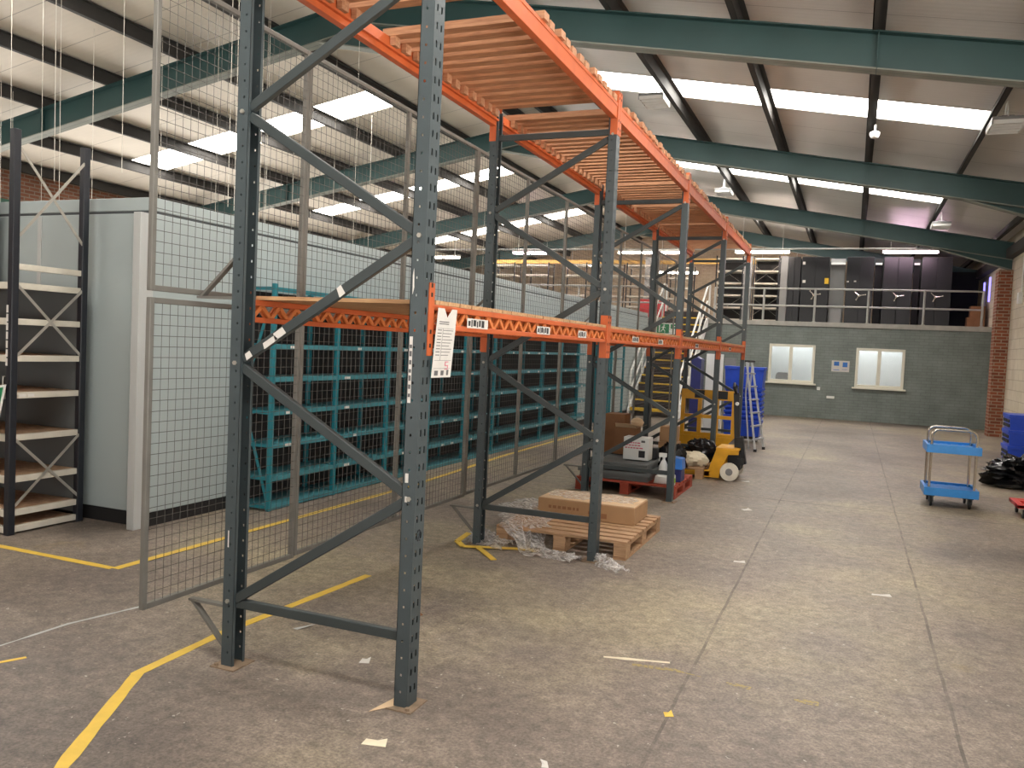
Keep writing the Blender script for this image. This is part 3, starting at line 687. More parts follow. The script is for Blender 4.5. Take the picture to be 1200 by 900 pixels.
def green_sign():
    t = thing('safety_sign', 'green board with a white border hooked on the blue-black shelving post', 'sign', (-6.0, 4.26, 0.66))
    P = lambda u, v, d=0: (-6.30 + 0.38 * u + 0.12 * v, 4.262 - d, 0.68 + 0.46 * v - 0.05 * (1 - u))
    build('board', MB().prism([P(0, 0), P(1, 0), P(1, 1), P(0, 1)], (0, 0.006, 0)), 'white', t)
    build('green_field', MB().prism([P(.05, .04, .002), P(.95, .04, .002), P(.95, .96, .002), P(.05, .96, .002)], (0, 0.001, 0)), 'signgreen', t)
    build('hook', MB().tube([(-5.835, 4.265, 1.12), (-5.835, 4.266, 1.2), (-5.835, 4.282, 1.2)], 0.004, 6), 'alum', t)
green_sign()

# ------------------------------------------------------------------ mezzanine: rail, racking, roller cabinets
MZ = 2.625
def mezz_rail(x0, x1, name_label):
    y = 24.13; t = thing('guard_rail', name_label, 'railing', ((x0 + x1) / 2, y, MZ), 'mezzanine guard rails')
    for z in (3.05, 3.52): build('rail', MB().tube([(x0, y, z), (x1, y, z)], 0.024, 8), 'railgrey', t)
    n = max(1, round((x1 - x0) / 1.4))
    for i in range(n + 1):
        x = x0 + 0.02 + (x1 - x0 - 0.04) * i / n
        build('rail_post', MB().tube([(x, y, MZ), (x, y, 3.53)], 0.03, 8).box(x - 0.05, y - 0.025, MZ, x + 0.05, y + 0.04, MZ + 0.012), 'railgrey', t)
mezz_rail(-3.75, 3.0, 'galvanised two-rail guard rail on the mezzanine above the grey brick wall')
mezz_rail(-13.0, -5.2, 'galvanised two-rail guard rail on the mezzanine beyond the pale cabinet')
def roller_cab(i, x0, x1, extra):
    y = 25.2; top = 4.52
    t = thing('roller_cabinet', 'tall charcoal roller cabinet on the mezzanine, %s' % extra, 'cabinet', ((x0 + x1) / 2, y + 1.6, MZ), 'charcoal roller cabinets')
    xm = (x0 + x1) / 2
    build('body', MB().box(x0 + 0.01, y + 0.02, MZ, x1 - 0.01, y + 2.6, top - 0.01), 'cabgap', t)
    for a, b in ((x0, xm - 0.006), (xm + 0.006, x1)): build('end_panel', MB().box(a, y, MZ + 0.02, b, y + 0.02, top), 'cabblack', t, 0.004)
    if i:
        h = MB().lathe([(0.035, -0.05), (0.035, 0.0)], (xm, y, 3.44), 'Y', n=12)
        for a in (10, 130, 250):
            c, s = math.cos(math.radians(a)), math.sin(math.radians(a))
            h.tube([(xm, y - 0.045, 3.44), (xm + 0.17 * c, y - 0.05, 3.44 + 0.13 * s)], 0.013, 6)
            h.tube([(xm + 0.17 * c, y - 0.05, 3.44 + 0.13 * s), (xm + 0.17 * c, y - 0.12, 3.44 + 0.13 * s)], 0.018, 6)
        build('three_spoke_handle', h, 'chrome', t)
    return t
cabs = [(0, -1.86, -1.53, 'narrow plain one at the rack end'), (1, -1.50, -0.76, 'the one with a yellow label by the recess'), (2, -0.30, 0.40, 'just past the pale recess'),
        (3, 0.65, 1.38, 'third from the recess end with a handle'), (4, 1.60, 2.34, 'last before the brick pillar')]
for i, a, b, e in cabs:
    t = roller_cab(i, a, b, e)
    if i == 1:
        build('yellow_label', MB().box(-0.87, 25.197, 3.76, -0.76, 25.199, 3.92), 'nosing', t)
        build('small_sticker', MB().box(-1.46, 25.197, 3.78, -1.38, 25.199, 3.86).box(-1.48, 25.197, 4.3, -1.41, 25.199, 4.38), 'paper', t)
    if i == 2: build('small_sticker', MB().box(-.1, 25.197, 3.82, -.04, 25.199, 3.86).box(-.28, 25.197, 3.81, -.23, 25.199, 3.85), 'paper', t)
for k, (a, b) in enumerate(((-0.74, -0.34), (0.43, 0.62), (1.41, 1.57))):
    mb = MB().box(a, 25.5, MZ, b, 25.52, 4.5)
    solo('recess_panel', mb, 'greybox' if k == 0 else 'cabgap', ('dim grey recess panel between charcoal roller cabinets', 'black recess between the second and third handled cabinets', 'black recess before the last charcoal cabinet')[k], 'panel')
    solo('strip_lamp', MB().box(a + 0.01, 25.44, 4.33, b - 0.01, 25.4995, 4.385), 'white', ('short white strip above the dim grey recess', 'short white strip above the middle black recess', 'short white strip above the last black recess')[k], 'strip')
solo('carton', MB().box(-0.68, 25.25, MZ, -0.38, 25.48, MZ + 0.42), 'greybox', 'grey carton standing in the recess between charcoal cabinets', 'box')
def mezz_rack(x, y, w, label, h=2.0, rows=7):
    t = thing('shelf_rack', label, 'shelving', (x + w / 2, y + 0.3, MZ), 'mezzanine shelf racks')
    for xx in (x, x + w - 0.035):
        for yy in (y, y + 0.55): build('post', MB().box(xx, yy, MZ, xx + 0.035, yy + 0.035, MZ + h), 'shelfblack', t)
    rows = int(h / 0.28)
    for i in range(rows):
        z = MZ + 0.08 + i * (h - 0.15) / (rows - 1)
        s = build('shelf', MB().box(x + 0.036, y - 0.004, z - 0.045, x + w - 0.036, y + 0.58, z), 'shelfcream', t)
    for z in (0.2, 1.15):
      for b in (0, 1):
        build('cross_strap', MB().bar((x + 0.04, y - 0.008 - .004 * b, MZ + z + .5 * b), (x + w - 0.04, y - 0.008 - .004 * b, MZ + z + .5 * (1 - b)), 0.004, 0.02, (0, 1, 0)), 'alum', t)
    if label.find('cabinets') > 0 or label.find('head') > 0: build('dark_back', MB().box(x + 0.036, y + 0.585, MZ + 0.05, x + w - 0.036, y + 0.6, MZ + h - 0.02), 'cavity', t)
mr = [(-2.86, 25.4, .74, 'pale-edged shelf rack on the mezzanine beside the charcoal cabinets'), (-3.95, 25.4, .8, 'pale-edged shelf rack on the mezzanine behind the stair head'),
      (-5.6, 26.2, .8, 'pale-edged shelf rack behind the red boards'), (-6.75, 25.6, .8, 'pale-edged shelf rack left of the red boards on the mezzanine'),
      (-7.8, 25.6, .85, 'pale-edged mezzanine rack, second left of the red boards'), (-8.9, 25.6, .85, 'pale-edged mezzanine rack, third left of the red boards'),
      (-10.2, 25.6, .85, 'pale-edged mezzanine rack, fourth left of the red boards'), (-11.4, 25.6, .85, 'pale-edged mezzanine rack farthest left beyond the pale cabinet')]
for i, (x, y, w, l) in enumerate(mr): mezz_rack(x, y, w, l, 1.95 if i < 2 else 1.75)
for k, (x, w, l) in enumerate(((-3.12, .22, 'pale grey column between the two shelf racks by the stair head'), (-2.08, .2, 'pale grey column beside the narrow charcoal cabinet'), (-6.15, .34, 'pale grey column behind the left red board'))):
    solo('grey_column', MB().box(x, 25.3 + .3 * (k == 2), MZ, x + w, 25.55 + .3 * (k == 2), 4.55), 'greybox', l, 'column')
for k, (x0, x1) in enumerate(((-6.05, -5.7), (-5.66, -5.16))):
    solo('red_board', MB().box(x0, 24.5, MZ, x1, 24.56, 3.17), 'redpanel', ('narrow red board standing behind the mezzanine rail', 'wide red board standing behind the mezzanine rail')[k], 'board', bevel=0.01)
solo('amber_light_band', MB().box(-12, 26.4, 4.42, -5.4, 26.45, 4.54), 'amber', 'long amber strip for lamplight above the mezzanine racks on the cabinet side', 'board')  # amber strips added in place of an orange-lit wall top
solo('amber_light_strip', MB().box(-5.2, 26.3, 4.42, -2.2, 26.35, 4.58), 'amber', 'amber strip for lamplight above the racks by the stair head', 'board')
for k, (z0, z1, x) in enumerate(((3.3, 3.95, 3.22), (3.35, 4.0, 3.22))):
    solo('slit_lamp', MB().box(x + .02, 26.3 - 1.0 * k, z0, x + 0.0595, 26.36 - 1.0 * k, z1), 'violet', ('violet-lit upright lamp strip nearest the right wall on the mezzanine', 'second violet-lit upright strip beside the brick pillar')[k], 'lamp')
solo('dark_partition', MB().box(2.42, 27.0, MZ, 3.2, 27.04, 4.3), 'cabgap', 'black screen filling the corner between the last charcoal cabinet and the block wall', 'screen', bevel=.005)
solo('stacked_cartons', MB().box(2.78, 25.3, MZ, 3.2, 25.7, MZ + .3).box(2.85, 25.32, MZ + .301, 3.2, 25.68, MZ + .6), 'darkcard', 'brown cartons on the mezzanine behind the brick pillar', 'box')
# fluorescent tubes and their conduit
def tube_light(x, y, z, ln, label, pink=False):
    t = thing('tube_light', label, 'tube light', (x + ln / 2, y, z), 'fluorescent tubes')
    build('batten', MB().box(x, y - 0.035, z + 0.035, x + ln, y + 0.035, z + 0.08), 'white', t)
    build('lit_tube', MB().tube([(x + 0.02, y, z), (x + ln - 0.02, y, z)], 0.03, 8), 'tubepink' if pink else 'tube', t)
    build('end_caps', MB().box(x, y - 0.02, z - 0.035, x + 0.018, y + 0.02, z + 0.04).box(x + ln - 0.018, y - 0.02, z - 0.035, x + ln, y + 0.02, z + 0.04), 'white', t)
    build('hanger', MB().tube([(x + 0.2, y, z + 0.08), (x + 0.2, y, zr(x + .2) + RD)], 0.008, 6).tube([(x + ln - 0.2, y, z + 0.08), (x + ln - 0.2, y, zr(x + ln - .2) + RD)], 0.008, 6), 'white', t)
for a in ((0.57, 24.5, 4.57, 1.36, 'lit tube above the charcoal roller cabinets', True), (-3.3, 24.5, 4.57, 1.5, 'lit tube above the shelf rack beside the charcoal cabinets'), (-6.75, 24.5, 4.55, 2.0, 'lit tube over the red boards on the mezzanine'),
          (-10.2, 24.5, 4.54, 1.36, 'front lit tube over the mezzanine beyond the pale cabinet', True), (-13.4, 24.5, 4.4, 1.36, 'lit tube farthest left over the mezzanine'),
          (-9.9, 29.0, 4.6, 1.5, 'rear lit tube deep on the mezzanine beyond the pale cabinet'), (-6.6, 29.0, 4.4, 1.5, 'rear lit tube deep behind the red boards'), (-3.2, 29, 4.45, 1.5, 'rear lit tube deep behind the stair head racks')):
    tube_light(*a)
solo('conduit', MB().tube([(-13.5, 24.58, 4.665), (2.6, 24.58, 4.665)], 0.022, 8), 'railgrey', 'straight grey conduit running along over the mezzanine edge', 'conduit')
# stair up to the mezzanine
def stair():
    xa, xb = -5.12, -3.88; y0, y1 = 20.3, 23.75; n = 13
    t = thing('steel_stair', 'dark open stair with yellow nosings and pale handrails up to the mezzanine', 'stair', ((xa + xb) / 2, (y0 + y1) / 2, 0))
    rise = MZ / n; go = (y1 - y0) / n
    for i in range(n):
        y = y0 + i * go; z = rise * (i + 1)
        s = build('tread', MB().box(xa + 0.04, y, z - 0.03, xb - 0.04, y + go + 0.02, z).box(xa + 0.04, y + go - 0.012, z, xb - 0.04, y + go, z + rise - 0.031), 'stairdark', t)
        build('nosing', MB().box(xa + 0.04, y - 0.008, z - 0.075, xb - 0.04, y + 0.0, z + 0.002).box(xa + 0.04, y, z + 0.0002, xb - 0.04, y + 0.05, z + 0.003), 'nosing', s)
    for x in (xa, xb):
        build('stringer', MB().prism([(x - 0.02, y0 - 0.05, 0), (x - 0.02, y0 + 0.2, 0), (x - 0.02, y1 + 0.2, MZ - 0.2), (x - 0.02, y1 + 0.2, MZ), (x - 0.02, y1, MZ), (x - 0.02, y0 - 0.05, 0.16)], (0.04, 0, 0)), 'white', t)
        hr = MB().tube([(x, y0 + 0.05, 0.1), (x, y0 + 0.05, 1.1), (x, y1, MZ + 0.95), (x, y1 + 0.35, MZ + 0.95), (x, y1 + 0.35, MZ)], 0.027, 8)
        hr.tube([(x, y0 + 0.05, 0.6), (x, y1, MZ + 0.48)], 0.022, 8)
        for f in (0.35, 0.7): hr.tube([(x, y0 + (y1 - y0) * f, MZ * f), (x, y0 + (y1 - y0) * f, MZ * f + 1.02)], 0.022, 8)
        build('handrail', hr, 'white', t)
    build('landing', MB().box(xa, y1, MZ - 0.06, xb, 24.095, MZ - 0.005), 'stairdark', t)
    # screen under the stair on the aisle side
stair()
def exit_sign():
    t = thing('exit_sign', 'green and white running-figure exit sign hung over the yellow-edged stair', 'sign', (-4.62, 22.3, 2.1))
    build('panel', MB().box(-4.98, 22.3, 2.1, -4.26, 22.312, 2.4), 'white', t)
    g = MB().box(-4.95, 22.297, 2.125, -4.62, 22.2995, 2.375).box(-4.58, 22.297, 2.25, -4.29, 22.2995, 2.375)
    build('green_field', g, 'signgreen', t)
    f = MB().lathe([(0.022, -0.004), (0.022, 0)], (-4.76, 22.2965, 2.335), 'Y', n=10)
    f.bar((-4.765, 22.295, 2.31), (-4.785, 22.295, 2.23), 0.003, 0.035, (1, 0, 0)).bar((-4.78, 22.295, 2.235), (-4.73, 22.295, 2.19), 0.003, 0.02, (1, 0, 0)).bar((-4.73, 22.295, 2.19), (-4.74, 22.295, 2.145), 0.003, 0.018, (1, 0, 0))
    f.bar((-4.79, 22.295, 2.235), (-4.84, 22.295, 2.165), 0.003, 0.02, (1, 0, 0)).bar((-4.765, 22.295, 2.3), (-4.715, 22.295, 2.27), 0.003, 0.015, (1, 0, 0)).bar((-4.77, 22.295, 2.3), (-4.83, 22.295, 2.28), 0.003, 0.015, (1, 0, 0))
    f.box(-4.9, 22.294, 2.15, -4.865, 22.2965, 2.35)
    f.bar((-4.53, 22.295, 2.31), (-4.34, 22.295, 2.31), 0.003, 0.02, (0, 0, 1)).prism([(-4.38, 22.2965, 2.345), (-4.32, 22.2965, 2.31), (-4.38, 22.2965, 2.275)], (0, -0.003, 0))
    build('white_pictogram', f, 'white', t)
    build('suspension', MB().tube([(-4.9, 22.306, 2.4), (-4.9, 22.306, 5.6)], 0.004, 5).tube([(-4.34, 22.306, 2.4), (-4.34, 22.306, 5.6)], 0.004, 5), 'wire', t)
exit_sign()
# things on and by the grey wall
def poster():
    t = thing('poster', 'white notice with two blue-grey pictures on the grey wall between the windows', 'poster', (-.29, 24.14, 1.46))
    build('sheet', MB().box(-.52, 24.14, 1.30, -.07, 24.148, 1.6), 'paper', t)
    build('printed_pictures', MB().box(-.46, 24.138, 1.46, -.33, 24.1399, 1.57).box(-.24, 24.138, 1.43, -.12, 24.1399, 1.56).box(-.47, 24.138, 1.34, -.32, 24.1399, 1.355).box(-.25, 24.138, 1.36, -.12, 24.1399, 1.37), 'bluecan', t)
poster()
def wall_mark(x, z, w, h, lab):
    solo('wall_outlet', MB().box(x, 24.12, z, x + w, 24.149, z + h), 'white', lab, 'fitting', bevel=0.006)
wall_mark(-.86, .77, .09, .09, 'small white fitting on the grey wall below the left window')
wall_mark(-.6, .56, .2, .07, 'wider pale fitting low on the grey wall')
def office_chair():
    t = thing('office_chair', 'dark office chair whose back shows through the left pane of the left wall window', 'chair', (-1.79, 24.66, 0))
    mb = MB().prism([(-1.99, 24.62, 0.78), (-1.59, 24.62, 0.78), (-1.58, 24.62, 1.12), (-1.64, 24.62, 1.2), (-1.94, 24.62, 1.2), (-2.0, 24.62, 1.12)], (0, 0.06, 0))
    build('back_cushion', mb, 'rubber', t, .02)
    build('seat', MB().box(-2.01, 24.69, .44, -1.57, 24.97, .52), 'rubber', t, .02)
    build('stem', MB().tube([(-1.79, 24.8, .07), (-1.79, 24.8, .44)], .03, 8).bar((-1.79, 24.66, .5), (-1.79, 24.66, .8), .05, .02, (0, 1, 0)), 'rubber', t)
    b = MB()
    for k in range(5):
        a = 2 * PI * k / 5; b.bar((-1.79, 24.74, .05), (-1.79 + .22 * math.cos(a), 24.74 + .22 * math.sin(a), .03), .04, .04)
    build('base', b, 'rubber', t)
office_chair()
solo('wall_alarm_box', MB().box(3.2, 20.55, 3.0, 3.279, 20.75, 3.24).tube([(3.265, 20.65, 3.24), (3.265, 20.65, 4.1)], 0.013, 6), 'white', 'white box with a conduit rising up the block wall by the brick pillar', 'fitting', bevel=0.004)

# ------------------------------------------------------------------ lamps, camera and cables under the roof
def bay_lamp(x, y, label, dz=0.0, rot=0.0):
    z = zr(x) + RD - 0.28 + dz
    t = thing('high_bay_lamp', label, 'lamp', (x, y, z), 'high bay lamps')
    w, d = 0.36, 0.52
    build('housing', MB().box(x - w / 2, y - d / 2, z + 0.03, x + w / 2, y + d / 2, z + 0.07).box(x - 0.07, y - 0.14, z + 0.07, x + 0.07, y + 0.14, z + 0.11), 'greybox', t, 0.008)
    lv = MB()
    for i in range(5): yy = y - d / 2 + i * (d - 0.02) / 4; lv.box(x - w / 2, yy, z - 0.02, x + w / 2, yy + 0.02, z + 0.03)
    for xx in (x - w / 2, x + w / 2 - 0.015): lv.box(xx, y - d / 2, z - 0.02, xx + 0.015, y + d / 2, z + 0.03)
    build('louvre', lv, 'white', t)
    build('reflector', MB().box(x - w / 2 + 0.02, y - d / 2 + 0.02, z + 0.022, x + w / 2 - 0.02, y + d / 2 - 0.02, z + 0.029), 'greybox', t)
    build('chains', MB().tube([(x, y - 0.15, z + 0.1), (x, y - 0.05, zr(x) + RD + 0.02)], 0.008, 5).tube([(x, y + 0.15, z + 0.1), (x, y + 0.05, zr(x) + RD + 0.02)], 0.008, 5), 'white', t)
bay_lamp(-2.95, 12.3, 'slotted white lamp under the rooflight strip nearest the orange deck')
bay_lamp(-2.95, 19.5, 'slotted white lamp beyond the far end of the orange upper deck')
bay_lamp(1.54, 19.6, 'slotted white lamp high by the brick pillar')
bay_lamp(1.54, 11.6, 'slotted white lamp at the roof edge of the photo')
def dome():
    t = thing('dome_camera', 'small white dome hanging from a roof purlin over the open floor', 'camera', (0.1, 13.3, 4.86))
    build('dome', MB().lathe([(0.01, 0), (0.05, 0.012), (0.07, 0.05), (0.07, 0.09), (0.03, 0.11)], (0.1, 13.3, 4.86), n=16), 'white', t)
    build('stem', MB().tube([(0.1, 13.3, 4.96), (0.1, 13.3, 5.06)], 0.015, 8), 'white', t)
dome()
hc = [(-6.2, 5.6, 3.0), (-6.8, 5.4, 2.9), (-7.6, 6.1, 2.75), (-5.6, 6.3, 2.8), (-5.7, 6.5, 2.8), (-9.9, 6.6, 2.8), (-7.1, 6.9, 2.75), (-6.3, 7.6, 2.75), (-6.7, 8.2, 2.75), (-5.9, 8.9, 2.75),
      (-9.4, 6.9, 2.9), (-10.3, 7.2, 2.75), (-8.75, 6.8, 2.4), (-11.5, 8.3, 2.7), (-11.2, 8.0, 2.72), (-9.7, 8.3, 2.7), (-9.2, 9.0, 2.7), (-8.2, 9.0, 2.7), (-7.7, 9.4, 2.7), (-12.2, 9.0, 2.7), (-8.3, 10.8, 2.7), (-7.4, 10.6, 2.7), (-9.2, 12.5, 2.7),
      (-8.6, 13.5, 2.7), (-8.0, 14.5, 2.7), (-9.0, 16.0, 2.7), (-7.9, 17.2, 2.7), (-10.5, 14.2, 2.7)]
for i, (x, y, z) in enumerate(hc):
    o = MB().tube([(x, y, zr(x) + RD + 0.1), (x + 0.02, y, (zr(x) + z) / 2), (x, y + 0.03, z)], 0.0032, 5)
    solo('hanging_cable', o, 'cable', 'thin pale cable hanging straight down from the roof over the cabinet block', 'cable', 'hanging cables')

# ------------------------------------------------------------------ pallets and what stands on them
def pallet(x0, x1, y0, y1, name_label, mt):
    t = thing('pallet', name_label, 'pallet', ((x0 + x1) / 2, (y0 + y1) / 2, 0), 'pallets')
    n = 9; st = (y1 - y0) / n; mb = MB(); random.seed(int(y0 * 10))
    for i in range(n):
        a = y0 + st * i + 0.008; mb.box(x0 + random.uniform(0, .012), a, 0.122, x1 - random.uniform(0, .012), a + st - 0.045, 0.144)
    build('top_boards', mb, mt, t, 0.003)
    xs = (x0 + 0.01, (x0 + x1) / 2 - 0.05, x1 - 0.11)
    b = MB()
    for x in xs: b.box(x, y0, 0.1, x + 0.1, y1, 0.121)
    build('bearer_boards', b, mt, t)
    for x in xs:
        for y in (y0 + 0.005, (y0 + y1) / 2 - 0.07, y1 - 0.145): build('block', MB().box(x, y, 0.021, x + 0.1, y + 0.14, 0.0995), mt, t, 0.003)
    b = MB()
    for x in xs: b.box(x, y0, 0.0, x + 0.1, y1, 0.0205)
    build('skid_boards', b, mt, t)
    return t
pallet(-2.60, -1.50, 6.14, 7.36, 'pale timber pallet carrying the long cardboard carton, beside a rack post', 'pallet')
pallet(-2.86, -1.70, 9.02, 10.10, 'red-painted pallet loaded with grey trays and mixed boxes', 'palletred')
pallet(-2.75, -1.68, 10.72, 11.62, 'brown timber pallet by the yellow pallet truck under mixed goods', 'pallet')
def carton():
    t = thing('long_carton', 'long flat cardboard carton lying on the pale timber pallet', 'box', (-2.0, 6.98, 0.146))
    x0, x1, y0, y1, z0, z1 = -2.46, -1.60, 6.74, 7.22, 0.146, 0.295
    build('carton_body', MB().box(x0, y0, z0, x1, y1, z1), 'card', t, 0.008)
    fl = MB().box(x0 + .01, y0 + .005, z1 + .0005, x1 - .01, (y0 + y1) / 2 - .002, z1 + .005).box(x0 + .01, (y0 + y1) / 2 + .002, z1 + .0005, x1 - .01, y1 - .005, z1 + .005)
    build('top_flaps', fl, 'cardtop', t)
    pr = MB(); random.seed(3); x = x0 + 0.1
    for i in range(7):
        w = random.uniform(.02, .045); pr.box(x, y0 - 0.0012, 0.215, x + w, y0 - 0.0003, 0.24); x += w + 0.012
    x = x0 + .46
    for i in range(3): pr.box(x, y0 - 0.0012, .2 - .012 * i, x + .05, y0 - .0003, .225 - .004 * i); x += .056
    build('faded_print', pr, 'darkcard', t)
carton()
# crumpled wrapping film, as a wrinkled sheet laid along a path
def crumple(path, width, height, seed, mt, name, label, cat, nu=46, nv=16, puff=0.6):
    random.seed(seed); ph = [(random.uniform(2.5, 9), random.uniform(2.5, 8), random.uniform(0, 6), random.uniform(.4, 1)) for _ in range(9)]
    def wr(u, v): return sum(a * math.sin(fu * u + fv * v + p) for fu, fv, p, a in ph) / 4.0
    pts = [V(p) for p in path]; L = [0]
    for i in range(1, len(pts)): L.append(L[-1] + (pts[i] - pts[i - 1]).length)
    def at(s):
        s *= L[-1]
        for i in range(1, len(pts)):
            if s <= L[i] + 1e-9:
                k = (s - L[i - 1]) / (L[i] - L[i - 1]); return pts[i - 1].lerp(pts[i], k), (pts[i] - pts[i - 1]).normalized()
        return pts[-1], (pts[-1] - pts[-2]).normalized()
    mb = MB(); vs = []
    for i in range(nu + 1):
        u = i / nu; c, d = at(u); n = V((-d.y, d.x, 0)); wdt = width * (0.55 + 0.45 * math.sin(PI * min(1, max(0, u * .9 + .1)))) * (1 + .25 * wr(u * 5, 0.3))
        for j in range(nv + 1):
            v = j / nv - 0.5; w = wr(u * 3.0, v * 3.2 + u); w2 = wr(v * 4 + 2, u * 5)
            h = c.z + height * (puff * (1 - (2 * v) ** 2) * (0.55 + .45 * w) + 0.28 * abs(w2)) + 0.006
            p = c + n * (v * wdt + 0.03 * w2) + d * 0.03 * w
            vs.append((p.x, p.y, max(c.z + 0.004, h)))
    W = nv + 1
    mb.add(vs, [(i * W + j, (i + 1) * W + j, (i + 1) * W + j + 1, i * W + j + 1) for i in range(nu) for j in range(nv)])
    return solo(name, mb, mt, label, cat, recalc=False)
crumple([(-2.72, 7.6, 0.02), (-2.66, 7.2, 0.16), (-2.56, 6.8, 0.15), (-2.46, 6.45, 0.15), (-2.36, 6.2, 0.13), (-2.22, 6.02, 0.0), (-2.1, 5.96, 0.0)], 0.46, 0.07, 5, 'film', 'wrapping_film', 'large crumpled clear film draped over the mesh-side end of the pale pallet', 'plastic film', 90, 34, .5)
crumple([(-2.78, 6.3, 0), (-2.62, 6.1, 0), (-2.42, 6.0, 0)], 0.34, 0.12, 8, 'film', 'wrapping_film', 'small crumpled film on the floor behind the peeled yellow tape', 'plastic film', 50, 24, .5)
crumple([(-2.14, 5.99, 0), (-2.0, 5.97, 0), (-1.82, 5.9, 0)], 0.22, 0.08, 9, 'film', 'wrapping_film', 'thin clear film trailing along the front edge of the pale pallet', 'plastic film', 60, 20, .5)
crumple([(-1.67, 6.06, 0), (-1.62, 5.94, 0), (-1.54, 5.86, 0), (-1.42, 5.74, 0)], 0.16, 0.12, 14, 'film', 'wrapping_film', 'tail of crumpled clear film at the foot of the second front rack post', 'plastic film', 60, 20, .5)
crumple([(-2.42, 6.98, 0.301), (-2.0, 7.0, 0.301), (-1.64, 6.98, 0.301)], 0.42, 0.025, 21, 'film', 'wrapping_film', 'thin clear film lying over the top of the long carton', 'plastic film', 60, 20, .35)
# goods on the red pallet
def tray(x0, y0, x1, y1, z0, z1, label):
    t = thing('grey_tray', label, 'tray', ((x0 + x1) / 2, (y0 + y1) / 2, z0), 'grey trays')
    build('tray_body', MB().box(x0 + 0.02, y0 + 0.02, z0, x1 - 0.02, y1 - 0.02, z1), 'greyplastic', t, 0.006)
    r = MB().box(x0, y0, z1 - 0.025, x1, y0 + 0.019, z1 + 0.01).box(x0, y1 - 0.019, z1 - 0.025, x1, y1, z1 + 0.01).box(x0, y0 + .019, z1 - 0.025, x0 + 0.019, y1 - .019, z1 + 0.01).box(x1 - 0.019, y0 + .019, z1 - 0.025, x1, y1 - .019, z1 + 0.01)
    build('rim', r, 'greyplastic', t)
tray(-2.84, 9.06, -2.01, 9.85, 0.145, 0.235, 'wide grey tray at the bottom of the pile on the red pallet')
tray(-2.80, 9.10, -2.05, 9.80, 0.247, 0.325, 'grey tray resting on the wide bottom tray')
def white_box():
    t = thing('white_carton', 'white carton with pink print and a black square on the grey trays', 'box', (-2.25, 9.5, 0.337))
    build('carton_body', MB().box(-2.42, 9.45, 0.337, -2.12, 9.66, 0.60), 'white', t, 0.006)
    build('black_square', MB().box(-2.235, 9.4486, 0.37, -2.16, 9.4496, 0.45), 'darkink', t)
    build('small_print', MB().box(-2.21, 9.4486, 0.545, -2.165, 9.4496, 0.57), 'ink', t)
    p = MB(); random.seed(2)
    for z in (.53, .5, .47):
        x = -2.4
        while x < -2.22: w = random.uniform(.015, .04); p.box(x, 9.4486, z, x + w, 9.4496, z + .014); x += w + .008
    build('pink_print', p, 'pinkink', t)
white_box()
def open_box(x0, y0, x1, y1, z0, z1, label, mt='darkcard', flap=True):
    t = thing('cardboard_box', label, 'box', ((x0 + x1) / 2, (y0 + y1) / 2, z0), 'cardboard boxes')
    w = 0.006
    mb = MB().box(x0, y0, z0, x1, y1, z0 + w).box(x0, y0, z0 + w, x1, y0 + w, z1).box(x0, y1 - w, z0 + w, x1, y1, z1).box(x0, y0 + w, z0 + w, x0 + w, y1 - w, z1).box(x1 - w, y0 + w, z0 + w, x1, y1 - w, z1)
    build('carton_body', mb, mt, t)
    if flap:
        build('flap', MB().prism([(x0, y0 + 0.003, z1), (x1, y0 + .003, z1), (x1 - .01, y0 - .06, z1 + .05), (x0 + .01, y0 - .06, z1 + .05)], (0, .003, .003)), 'cardtop', t)
        build('flap', MB().prism([(x1, y0, z1), (x1, y1, z1), (x1 + .08, y1 - .01, z1 + .03), (x1 + .08, y0 + .01, z1 + .03)], (.003, 0, .003)), 'cardtop', t)
solo('cardboard_box', MB().box(-2.86, 10.16, 0.30, -2.60, 10.45, 0.80), 'darkcard', 'tall brown carton standing behind the grey trays at the mesh side', 'box', 'cardboard boxes', bevel=0.006)
solo('dark_crate', MB().box(-2.87, 10.14, 0.0, -2.58, 10.5, 0.299), 'rubber', 'dark crate under the tall brown carton', 'crate', bevel=0.01)
open_box(-2.66, 10.2 - .25, -2.40, 10.2, 0.34 - .09 + .076, 0.66, 'open brown carton with raised flaps behind the white carton')
solo('cream_bundle', MB().lathe([(0.02, 0), (0.07, .02), (.085, .06), (.06, .1), (.015, .115)], (-2.42, 10.08, .665), n=14), 'cardtop', 'buff paper bundle on the open carton', 'bundle')
def blob(name, c, r, mt, label, cat, seed=1, rough=0.18, sq=(1, 1, 1), n=(22, 14), group=None):
    random.seed(seed); ph = [(random.uniform(2, 9), random.uniform(2, 9), random.uniform(2, 9), random.uniform(0, 6)) for _ in range(10)]
    mb = MB(); vs = [(c[0], c[1], c[2])]; nu, nv = n
    for i in range(1, nv):
        th = PI * (1 - i / nv)
        for k in range(nu):
            a = 2 * PI * k / nu; d = V((math.sin(th) * math.cos(a), math.sin(th) * math.sin(a), math.cos(th)))
            f = 1 + rough * sum(abs(math.sin(x * d.x + y * d.y + z * d.z + p)) - .5 for x, y, z, p in ph) / 2.2
            vs.append((c[0] + r * sq[0] * d.x * f, c[1] + r * sq[1] * d.y * f, max(c[2], c[2] + r * sq[2] * (d.z * f + 0.8))))
    vs.append((c[0], c[1], c[2] + r * sq[2] * 1.75)); fs = []
    fs += [(0, 1 + (k + 1) % nu, 1 + k) for k in range(nu)]
    for i in range(nv - 2):
        for k in range(nu): fs.append((1 + i * nu + k, 1 + i * nu + (k + 1) % nu, 1 + (i + 1) * nu + (k + 1) % nu, 1 + (i + 1) * nu + k))
    b = 1 + (nv - 2) * nu; fs += [(b + k, b + (k + 1) % nu, len(vs) - 1) for k in range(nu)]
    mb.add(vs, fs)
    return solo(name, mb, mt, label, cat, group)
